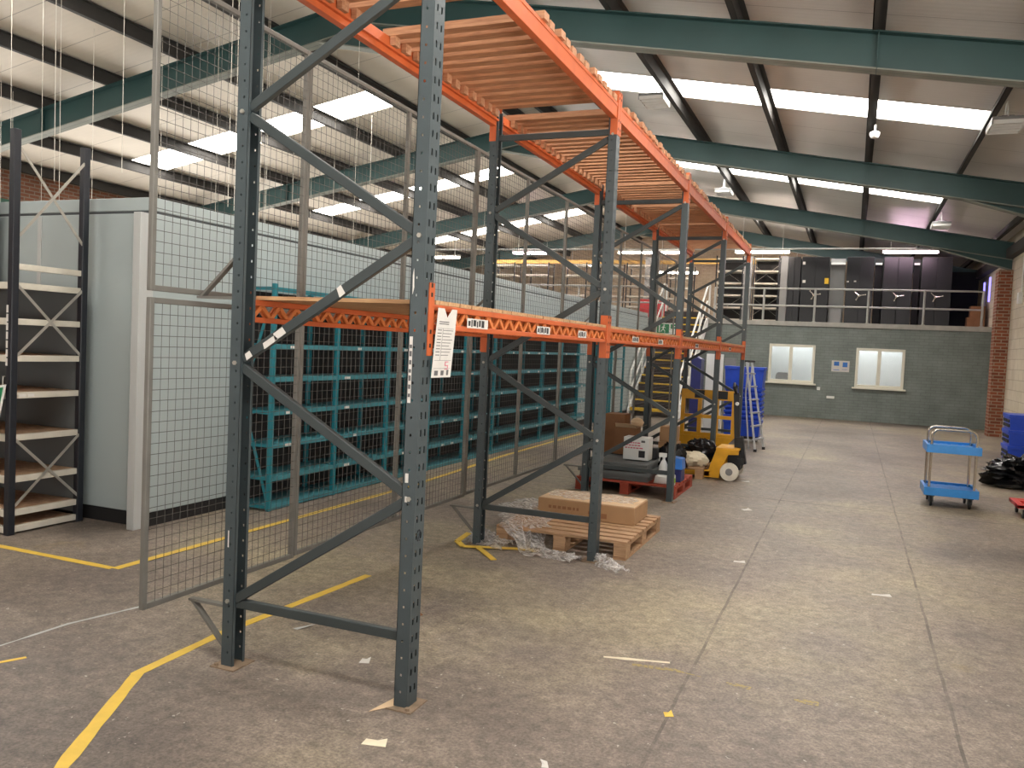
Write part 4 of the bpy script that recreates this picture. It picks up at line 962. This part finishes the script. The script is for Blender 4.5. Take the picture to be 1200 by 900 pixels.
blob('black_sack', (-1.98, 10.02, .145), .16, 'bag', 'black sack slumped behind the white carton on the red pallet', 'sack', 4, .3, (1, .7, 1.1))
solo('black_case', MB().box(-2.30, 9.67, 0.337, -2.07, 9.79, 0.47).box(-2.22, 9.70, .47, -2.14, 9.76, .5), 'rubber', 'black case behind the white carton on the grey trays', 'case', bevel=0.01)
def bottle():
    t = thing('white_bottle', 'white plastic spray bottle on the red pallet beside a rack post', 'bottle', (-1.82, 9.32, .146))
    build('bottle_body', MB().lathe([(.045, 0), (.055, .02), (.055, .15), (.03, .21), (.016, .23), (.016, .26)], (-1.93, 9.42, .146), n=16), 'white', t)
    build('spray_head', MB().box(-1.985, 9.40, .406, -1.9, 9.44, .45).tube([(-1.975, 9.42, .41), (-1.985, 9.42, .36)], .008, 6), 'white', t)
bottle()
solo('white_pack', MB().prism([(-1.97, 9.1, .146), (-1.8, 9.1, .146), (-1.81, 9.1, .22), (-1.95, 9.1, .235)], (0, .16, 0)), 'white', 'small white pack on the front corner of the red pallet', 'pack', bevel=0.008)
def bluecan():
    t = thing('blue_container', 'mid-blue plastic container with a slanted top on the corner of the red pallet', 'container', (-1.78, 9.42, .146))
    build('container_body', MB().box(-1.84, 9.32, .146, -1.71, 9.56, .29), 'navy', t, .012)
    build('slanted_lid', MB().prism([(-1.86, 9.30, .292), (-1.69, 9.30, .292), (-1.71, 9.34, .41), (-1.83, 9.34, .42)], (0, .2, 0)), 'bluecan', t, .01)
bluecan()
def lime():
    t = thing('lime_bottle', 'small bottle with a lime and white label at the red pallet corner', 'bottle', (-1.765, 9.1, .146))
    build('bottle_body', MB().lathe([(.035, 0), (.04, .01), (.04, .11), (.015, .13), (.015, .15)], (-1.765, 9.1, .146), n=14), 'white', t)
    build('label', MB().lathe([(.041, .03), (.041, .08)], (-1.765, 9.1, .146), n=14), 'limecan', t)
lime()
# goods on the farther timber pallet
solo('cardboard_box', MB().box(-2.32, 10.9, .146, -2.08, 11.2, .42).box(-2.31, 10.905, .421, -2.1, 11.19, .62), 'card', 'upright brown carton on the pallet by the yellow truck', 'box', 'cardboard boxes', bevel=.006)
blob('cream_sack', (-1.86, 10.95, .146), .15, 'creambag', 'cream paper sack lying on the pallet by the yellow truck', 'sack', 8, .22, (1.15, 1.0, .6))
blob('black_sack', (-1.83, 11.43, .146), .16, 'bag', 'black sack on the pallet behind the cream sack', 'sack', 12, .3, (1.2, .8, .95))

# ------------------------------------------------------------------ yellow pallet truck and guard
def truck():
    x, y = -1.5, 11.0
    t = thing('pallet_truck', 'yellow hand pallet truck with a cream wheel beside the far rack posts', 'pallet truck', (x, y, 0))
    yy = 10.84
    for n, o in ((0, 0), (1, .42)):
        f = MB().prism([(-2.45, yy + o, .05), (-1.62, yy + o, .03), (-1.62, yy + o, .1), (-2.45, yy + o, .09)], (0, .16, 0)); build('fork', f, 'yellowpaint', t, .004)
        build('fork_roller', MB().lathe([(.04, 0), (.04, .1)], (-2.36, yy + o + .03, .042), 'Y', n=14), 'rubber', t)
    for o in (0, .55):
        p = MB().prism([(-1.80, yy + o, .02), (-1.50, yy + o, .02), (-1.49, yy + o, .11), (-1.4, yy + o, .33), (-1.27, yy + o, .34), (-1.27, yy + o, .40), (-1.55, yy + o, .40), (-1.64, yy + o, .12), (-1.80, yy + o, .08)], (0, .022, 0))
        build('side_plate', p, 'yellowpaint', t, .004)
    build('head_plate', MB().prism([(-1.56, yy + .022, .39), (-1.27, yy + .022, .39), (-1.27, yy + .022, .41), (-1.56, yy + .022, .41)], (0, .526, 0)), 'yellowpaint', t)
    h = MB().box(-1.42, yy + .12, .13, -1.26, yy + .45, .36).tube([(-1.36, yy + .2, .1), (-1.36, yy + .2, .385)], .05, 12).box(-1.30, yy + .1, .2, -1.22, yy + .4, .28)
    build('hydraulic_pump', h, 'rubber', t)
    for o in (0.0, .36):
        w = build('steer_wheel', MB().lathe([(.06, 0), (.115, .008), (.118, .03), (.115, .055), (.06, .062)], (-1.37, yy - .065 + o * 1.6, .119), 'Y', n=28), 'whitewheel', t)
        build('hub', MB().lathe([(.045, -.006), (.05, .066)], (-1.37, yy - .065 + o * 1.6, .119), 'Y', n=18), 'greybox', w)
    build('axle', MB().tube([(-1.37, yy - .02, .119), (-1.37, yy + .54, .119)], .018, 8), 'rubber', t)
    hd = MB().bar((-1.32, yy + .25, .4), (-1.37, yy + .25, 1.12), .05, .07).bar((-1.24, yy + .25, .2), (-1.3, yy + .25, .55), .1, .09)
    hd.tube([(-1.37, yy + .25, 1.1), (-1.39, yy + .12, 1.2), (-1.4, yy + .25, 1.24), (-1.39, yy + .38, 1.2), (-1.37, yy + .25, 1.1)], .018, 8)
    build('tow_handle', hd, 'rubber', t)
    build('release_knob', MB().lathe([(.02, 0), (.026, .015), (.02, .03)], (-1.35, yy + .2, .98), 'Y', n=10), 'white', t)
truck()
def guard():
    y = 12.15; x0, x1 = -2.28, -1.50
    t = thing('yellow_guard', 'yellow plastic guard panel with square openings standing behind the pallet truck', 'guard', ((x0 + x1) / 2, y, 0))
    mb = MB(); th = .05
    w = x1 - x0; mb.box(x0, y, .99, x1, y + th, 1.09)
    cells = 3; g = .055
    for i in range(cells + 1): xx = x0 + (w - g) * i / cells; mb.box(xx, y, .42, xx + g, y + th, .99)
    for z in (.42, .68, .95): mb.box(x0 + .01, y + .004, z, x1 - .01, y + th - .004, z + .05)
    mb.box(x0, y, .15, x1 - .25, y + th, .419).prism([(x1 - .25, y, .15), (x1, y, .419), (x1 - .25, y, .419)], (0, th, 0))
    mb.box(x0, y, 0, x0 + .09, y + th, .149).box(x1 - .42, y, 0, x1 - .33, y + th, .149)
    build('panel', mb, 'yellowpaint', t)
    for i, xx in enumerate((x0 + .19, x0 + .52)):
        build('dark_plate', MB().box(xx, y - .004, .97, xx + .14, y - .0005, 1.085), 'rubber', t)
    build('foot', MB().box(x0 - .02, y - .1, 0, x0 - .001, y + .15, .06).box(x1 - .329, y - .1, 0, x1 - .3, y + .15, .06), 'rubber', t)
guard()

# ------------------------------------------------------------------ ladder, blue totes
def ladder():
    t = thing('step_ladder', 'aluminium step ladder standing open in front of the stacked blue totes', 'ladder', (-1.5, 14.8, 0))
    top = 1.5; xa, xb = -1.72, -1.38
    def rail(xb_, yb_, xt, yt): return MB().bar((xb_, yb_, .02), (xt, yt, top), .03, .06, (0, 1, 0))
    fr = [((-1.43, 14.45), (-1.68, 14.75)), ((-1.34, 14.95), (-1.62, 14.98))]
    for (b, tp) in fr: build('front_rail', rail(b[0], b[1], tp[0], tp[1]), 'ladder', t)
    for i in range(6):
        k = .12 + i * .15; p = [V((b[0] + (tp[0] - b[0]) * k, b[1] + (tp[1] - b[1]) * k, .02 + (top - .02) * k)) for b, tp in fr]
        build('tread', MB().bar(p[0], p[1], .08, .02), 'ladder', t)
    for b, tp in (((-1.56, 14.66), (-1.675, 14.79)), ((-1.50, 15.15), (-1.635, 15.01))): build('rear_leg', MB().bar((b[0], b[1], .02), (tp[0], tp[1], .95), .022, .03, (0, 1, 0)).bar((tp[0], tp[1], .95), (tp[0] + .02, tp[1], top), .022, .03, (0, 1, 0)), 'ladder', t)
    build('top_cap', MB().prism([(-1.74, 14.72, top), (-1.63, 14.72, top), (-1.57, 15.02, top), (-1.70, 15.02, top)], (0, 0, .035)), 'rubber', t, .006)
    f = MB()
    for (b, tp) in fr: f.box(b[0] - .025, b[1] - .03, 0, b[0] + .025, b[1] + .03, .045)
    build('rubber_feet', f, 'rubber', t)
ladder()
def tote(x0, y0, x1, y1, z0, z1, label, group, mt='bluetote'):
    t = thing('blue_tote', label, 'tote', ((x0 + x1) / 2, (y0 + y1) / 2, z0), group)
    i = 0.03; h = min(.06, (z1 - z0) * .5)
    mb = MB(); a = [(x0 + i, y0 + i, z0), (x1 - i, y0 + i, z0), (x1 - i, y1 - i, z0), (x0 + i, y1 - i, z0)]; b = [(x0 + .012, y0 + .012, z1 - h), (x1 - .012, y0 + .012, z1 - h), (x1 - .012, y1 - .012, z1 - h), (x0 + .012, y1 - .012, z1 - h)]
    mb.add(a + b, [(3, 2, 1, 0), (0, 1, 5, 4), (1, 2, 6, 5), (2, 3, 7, 6), (3, 0, 4, 7), (4, 5, 6, 7)])
    build('tub', mb, mt, t)
    r = MB().box(x0, y0, z1 - h, x1, y1, z1 - .001)
    n = 5
    for k in range(n):
        q = x0 + (x1 - x0) * (k + .5) / n; r.box(q - .012, y0 - .006, z1 - h - .0, q + .012, y0, z1 - .004)
    build('rim', r, mt, t, .006)
    return t
bx = (-2.18, 15.85, -1.50, 16.35); 
tote(bx[0] + .0, bx[1], bx[2], bx[3], 0.12, .42, 'bottom blue tote of the tall nested stack behind the step ladder', 'nested blue totes')
for k in range(7):
    z = .421 + .085 * k; tote(bx[0] + .002 * (k % 3), bx[1] + .003 * (k % 2), bx[2] + .003 * (k % 2), bx[3], z, z + .084, 'blue tote nested %s up from the bottom of the tall stack behind the ladder' % ORD[k + 1], 'nested blue totes')
tote(bx[0] - .02, bx[1] - .02, bx[2] + .02, bx[3], 1.02, 1.41, 'deep blue tote on top of the tall nested stack behind the ladder', 'nested blue totes')
solo('tote_dolly', MB().box(-2.14, 15.9, .07, -1.54, 16.3, .118).lathe([(.035, 0), (.035, .03)], (-2.08, 15.95, .035), 'Y', n=12).lathe([(.035, 0), (.035, .03)], (-1.6, 15.95, .035), 'Y', n=12).lathe([(.035, 0), (.035, .03)], (-2.08, 16.22, .035), 'Y', n=12).lathe([(.035, 0), (.035, .03)], (-1.6, 16.22, .035), 'Y', n=12), 'rubber', 'black wheeled dolly under the tall stack of blue totes', 'dolly')
solo('blue_bin', MB().prism([(-3.03, 17, 0), (-2.83, 17, 0), (-2.83, 17, 1.5), (-2.95, 17, 1.56), (-3.03, 17, 1.54)], (0, .4, 0)), 'navy', 'narrow tall navy bin standing behind the yellow guard', 'bin', bevel=.01)
solo('white_board', MB().box(-2.78, 17.3, 0, -2.44, 17.36, 1.62), 'white', 'tall pale board standing beside the narrow navy bin', 'board', bevel=.005)
solo('grey_board', MB().box(-2.42, 17.4, 0, -2.2, 17.46, 1.55), 'greybox', 'grey board standing between the pale board and the blue totes', 'board', bevel=.005)
# blue totes and sack by the right wall
def wall_totes():
    x0, x1, y0, y1 = 2.55, 3.2, 16.4, 17.1
    for k, (z0, z1, l) in enumerate(((0.0, .27, 'lowest blue tote stacked by the block wall behind the black sacks'), (.272, .54, 'middle blue tote stacked by the block wall'), (.542, .81, 'top blue tote stacked by the block wall'))):
        t = tote(x0, y0, x1, y1, z0, z1, l, 'blue totes by the wall')
        mb = MB()
        for i in range(2):
            for j in range(5): mb.box(x0 - .002 + .0, y0 + .05 + .12 * j, z0 + .05 + .08 * i, x0 + .032, y0 + .13 + .12 * j, z0 + .1 + .08 * i)
        build('hand_slots', mb, 'rubber', t)
        if k == 1: build('paper_label', MB().box(x0 + .33, y0 + .008, z0 + .08, x0 + .46, y0 + .0135, z0 + .17), 'paper', t)
wall_totes()
blob('bin_bag', (2.28, 12.95, 0), .32, 'bag', 'knotted black rubbish sack lying by the blue totes at the photo edge', 'sack', 3, .42, (1.25, 1.0, .62), (44, 26))
# two-tier trolley
def trolley():
    t = thing('platform_trolley', 'sky-blue two-tier trolley with steel hoop handles on the open floor', 'trolley', (1.1, 10.72, 0))
    x0, x1, y0, y1 = .835, 1.385, 10.42, 11.02
    for nm, z in (('lower_deck', .16), ('upper_deck', .645)):
        mb = MB().box(x0 + .02, y0 + .02, z, x1 - .02, y1 - .02, z + .03)
        for a in ((x0, y0, x1, y0 + .03), (x0, y1 - .03, x1, y1), (x0, y0 + .03, x0 + .03, y1 - .03), (x1 - .03, y0 + .03, x1, y1 - .03)): mb.box(a[0], a[1], z - .03, a[2], a[3], z + .06)
        for i in range(4): mb.box(x0 + .06 + .115 * i, y0 + .05, z + .0302, x0 + .14 + .115 * i, y1 - .05, z + .036)
        build(nm, mb, 'trolley', t, .008)
    for y in (y0 + .045, y1 - .045):
        a, b = x0 + .05, x1 - .05; pts = [(a, y, .19), (a, y, .80)]
        for k in range(1, 6): th = PI - k * PI / 12; pts.append((a + .08 + .08 * math.cos(th), y, .80 + .08 * math.sin(th)))
        for k in range(0, 6): th = PI / 2 - k * PI / 12; pts.append((b - .08 + .08 * math.cos(th), y, .80 + .08 * math.sin(th)))
        pts += [(b, y, .80), (b, y, .19)]
        build('hoop_handle', MB().tube(pts, .0145, 10), 'chrome', t)
    for x in (x0 + .08, x1 - .08):
        for y in (y0 + .08, y1 - .08):
            c = build('caster', MB().box(x - .035, y - .035, .116, x + .035, y + .035, .129).box(x - .022, y - .04, .055, x - .016, y + .04, .126).box(x + .016, y - .04, .055, x + .022, y + .04, .126), 'rubber', t)
            build('wheel', MB().lathe([(.03, -.014), (.056, -.012), (.06, 0), (.056, .012), (.03, .014)], (x, y, .0605), 'X', n=20), 'rubber', c)
trolley()
def dolly():
    t = thing('red_dolly', 'red plastic dolly on black castors at the photo edge', 'dolly', (2.05, 10.45, 0))
    x0, x1, y0, y1 = 1.72, 2.4, 10.2, 10.72
    mb = MB()
    for a in ((x0, y0, x1, y0 + .07), (x0, y1 - .07, x1, y1), (x0, y0 + .07, x0 + .07, y1 - .07), (x1 - .07, y0 + .07, x1, y1 - .07), (x0 + .3, y0 + .07, x0 + .38, y1 - .07)): mb.box(a[0], a[1], .115, a[2], a[3], .155)
    for a in ((x0, y0, x0 + .16, y0 + .16), (x0, y1 - .16, x0 + .16, y1), (x1 - .16, y0, x1, y0 + .16), (x1 - .16, y1 - .16, x1, y1)): mb.box(a[0], a[1], .112, a[2], a[3], .15)
    build('frame', mb, 'red', t, .006)
    for x in (x0 + .07, x1 - .07):
        for y in (y0 + .06, y1 - .06):
            c = build('caster', MB().box(x - .03, y - .03, .1, x + .03, y + .03, .111).box(x - .02, y - .03, .05, x - .015, y + .03, .1).box(x + .015, y - .03, .05, x + .02, y + .03, .1), 'alum', t)
            build('wheel', MB().lathe([(.02, -.013), (.046, -.011), (.05, 0), (.046, .011), (.02, .013)], (x, y, .0505), 'X', n=18), 'rubber', c)
dolly()

# ------------------------------------------------------------------ floor tape and scraps
def tape(pts, w, label, mt='yellow', name='floor_tape', wob=0.1, seed=1, z=0.0015):
    random.seed(seed); mb = MB(); fine = []
    for i in range(len(pts) - 1):
        a, b = V((*pts[i], 0)), V((*pts[i + 1], 0)); n = max(2, int((b - a).length / 0.08))
        fine += [a.lerp(b, k / n) for k in range(n)]
    fine.append(V((*pts[-1], 0))); vs = []
    for i, p in enumerate(fine):
        d = (fine[min(i + 1, len(fine) - 1)] - fine[max(i - 1, 0)]).normalized(); n = V((-d.y, d.x, 0)); k = w / 2 * (1 + random.uniform(-wob, wob))
        vs += [p + n * k + V((0, 0, z)), p - n * k + V((0, 0, z)), p + n * k, p - n * k]
    fs = []
    for i in range(len(fine) - 1):
        o = i * 4; fs += [(o, o + 1, o + 5, o + 4), (o, o + 4, o + 6, o + 2), (o + 1, o + 3, o + 7, o + 5)]
    mb.add(vs, fs)
    return solo(name, mb, mt, label, 'floor tape', 'floor tapes', smooth=False)
tape([(-2.40, 1.85), (-2.56, 2.12), (-2.72, 2.40), (-2.985, 2.87)], .058, 'yellow floor tape slanting in from the bottom edge, nearest the viewer', wob=.18, seed=2)
tape([(-2.985, 2.85), (-3.02, 3.5), (-2.95, 4.8)], .055, 'yellow floor tape running past the rear foot of the nearest rack frame', seed=3, z=.0018)
tape([(-6.2, 4.03), (-5.563, 4.066), (-4.47, 4.06)], .055, 'yellow floor tape in front of the blue-black shelving', seed=4)
tape([(-4.45, 4.06), (-4.43, 8.0), (-4.6, 11), (-4.66, 14.2), (-4.66, 17)], .06, 'long yellow floor tape running along the foot of the teal shelves', seed=5)
tape([(-3.85, 2.5), (-3.82, 2.8), (-3.81, 3.18), (-3.70, 3.62)], .018, 'thin worn white line crossing the floor at the near left', 'cabstrip', wob=.6, seed=6, z=.0008)
tape([(-3.74, 2.45), (-3.63, 2.66), (-3.58, 2.76)], .025, 'short scrap of yellow line at the left photo edge', seed=8)
tape([(-1.11, 4.15), (-1.0, 4.18), (-.78, 4.24)], .02, 'worn buff line end on the open floor in the lower middle', 'creambag', wob=.8, seed=11, z=.0008)
tape([(-.95, 4.12), (-.74, 4.15), (-.6, 4.13)], .03, 'faint worn yellow mark beside the buff line end', 'wornyellow', wob=.9, seed=12, z=.0008)
tape([(-.48, 4.12), (-.36, 4.1)], .03, 'short worn yellow mark on the open floor right of the buff line end', 'wornyellow', wob=.9, seed=13, z=.0008)
tape([(-.16, 4.07), (-.05, 4.07)], .04, 'last worn yellow mark of the row on the open floor', 'wornyellow', wob=.9, seed=14, z=.0008)
def loose_tape():
    pts = [(-2.79, 6.05, .07), (-2.82, 5.9, .03), (-2.74, 5.84, .012), (-2.55, 5.93, .01), (-2.3, 6.04, .006), (-2.18, 6.03, .006)]
    mb = MB()
    for i in range(len(pts) - 1): mb.bar(pts[i], pts[i + 1], .05, .006, (0, 0, 1))
    mb.bar((-2.62, 5.87, .012), (-2.38, 5.62, .004), .045, .006)
    solo('loose_tape', mb, 'yellow', 'peeled yellow tape curled round the second rear rack post', 'tape')
loose_tape()
def scrap(x, y, w, d, a, label, mt='paper', h=.012):
    c, s = math.cos(a), math.sin(a); P = lambda u, v, z: (x + w * u * c - d * v * s, y + w * u * s + d * v * c, z)
    mb = MB().prism([P(-.5, -.5, .001), P(.5, -.42, .001), P(.42, .5, h), P(.05, .3, h * .4), P(-.46, .45, .002)], (0, 0, .0015))
    solo('paper_scrap', mb, mt, label, 'scrap', 'scraps on the floor', smooth=False)
scrap(-2.15, 3.5, .05, .06, .3, 'small white paper scrap between the feet of the nearest rack frame')
scrap(-2.70, 3.75, .03, .12, -.5, 'pale sliver beside the near yellow tape', 'cabstrip')
scrap(-2.27, 4.25, .05, .06, 1.0, 'dark and buff scrap behind the nearest rack frame', 'darkcard')
scrap(-.66, 3.62, .04, .045, .4, 'small yellow scrap on the bare floor in the lower middle', 'yellow')
scrap(-1.66, 2.8, .1, .05, .2, 'buff leaf-like scrap in front of the nearest front rack post', 'creambag')
scrap(-.93, 8.9, .1, .07, .7, 'white scrap on the floor off the red pallet corner')
scrap(-.72, 6.6, .09, .04, .1, 'white scrap on the open floor off the pale pallet')
scrap(-1.0, 2.95, .05, .03, 2.0, 'tiny white scrap at the lower middle of the floor')
scrap(-1.2, 10.9, .16, .03, .1, 'white strip by the cream wheel of the pallet truck')
scrap(.28, 6.2, .13, .03, .1, 'white smear-like scrap on the open floor ahead of the trolley')

# ------------------------------------------------------------------ light
WORLD = 6.5
def lights():
    ld = bpy.data.lights.new('office_fill_light', 'AREA'); ld.energy = 55; ld.size = 4.0; ld.size_y = 0.3; ld.shape = 'RECTANGLE'
    lo = bpy.data.objects.new('office_fill_light', ld); C.objects.link(lo); lo.location = (-0.4, 24.6, 2.46)  # unseen light added to brighten the office behind the windows
    sc = bpy.context.scene
    w = bpy.data.worlds.new('sky'); sc.world = w; w.use_nodes = True
    nt = w.node_tree; bg = nt.nodes['Background']; bg.inputs['Strength'].default_value = WORLD
    tc = nt.nodes.new('ShaderNodeTexCoord'); sp = nt.nodes.new('ShaderNodeSeparateXYZ'); rp = nt.nodes.new('ShaderNodeValToRGB')
    nt.links.new(tc.outputs['Generated'], sp.inputs[0]); nt.links.new(sp.outputs['Z'], rp.inputs['Fac'])
    e = rp.color_ramp.elements; e[0].position = 0.0; e[0].color = (1.0, 0.95, 0.88, 1); e[1].position = 0.03; e[1].color = (0.20, 0.20, 0.20, 1)   # bright unseen yard added below to light the ceiling, overcast sky above
    nt.links.new(rp.outputs['Color'], bg.inputs['Color'])
    sc.view_settings.view_transform = 'Standard'; sc.view_settings.look = 'None'
    sc.view_settings.gamma = 1.0; sc.view_settings.use_curve_mapping = False; sc.view_settings.exposure = 0.3
    sc.cycles.max_bounces = 8; sc.cycles.diffuse_bounces = 5; sc.cycles.glossy_bounces = 3
    sc.cycles.use_denoising = True; sc.cycles.caustics_reflective = False; sc.cycles.caustics_refractive = False
lights()
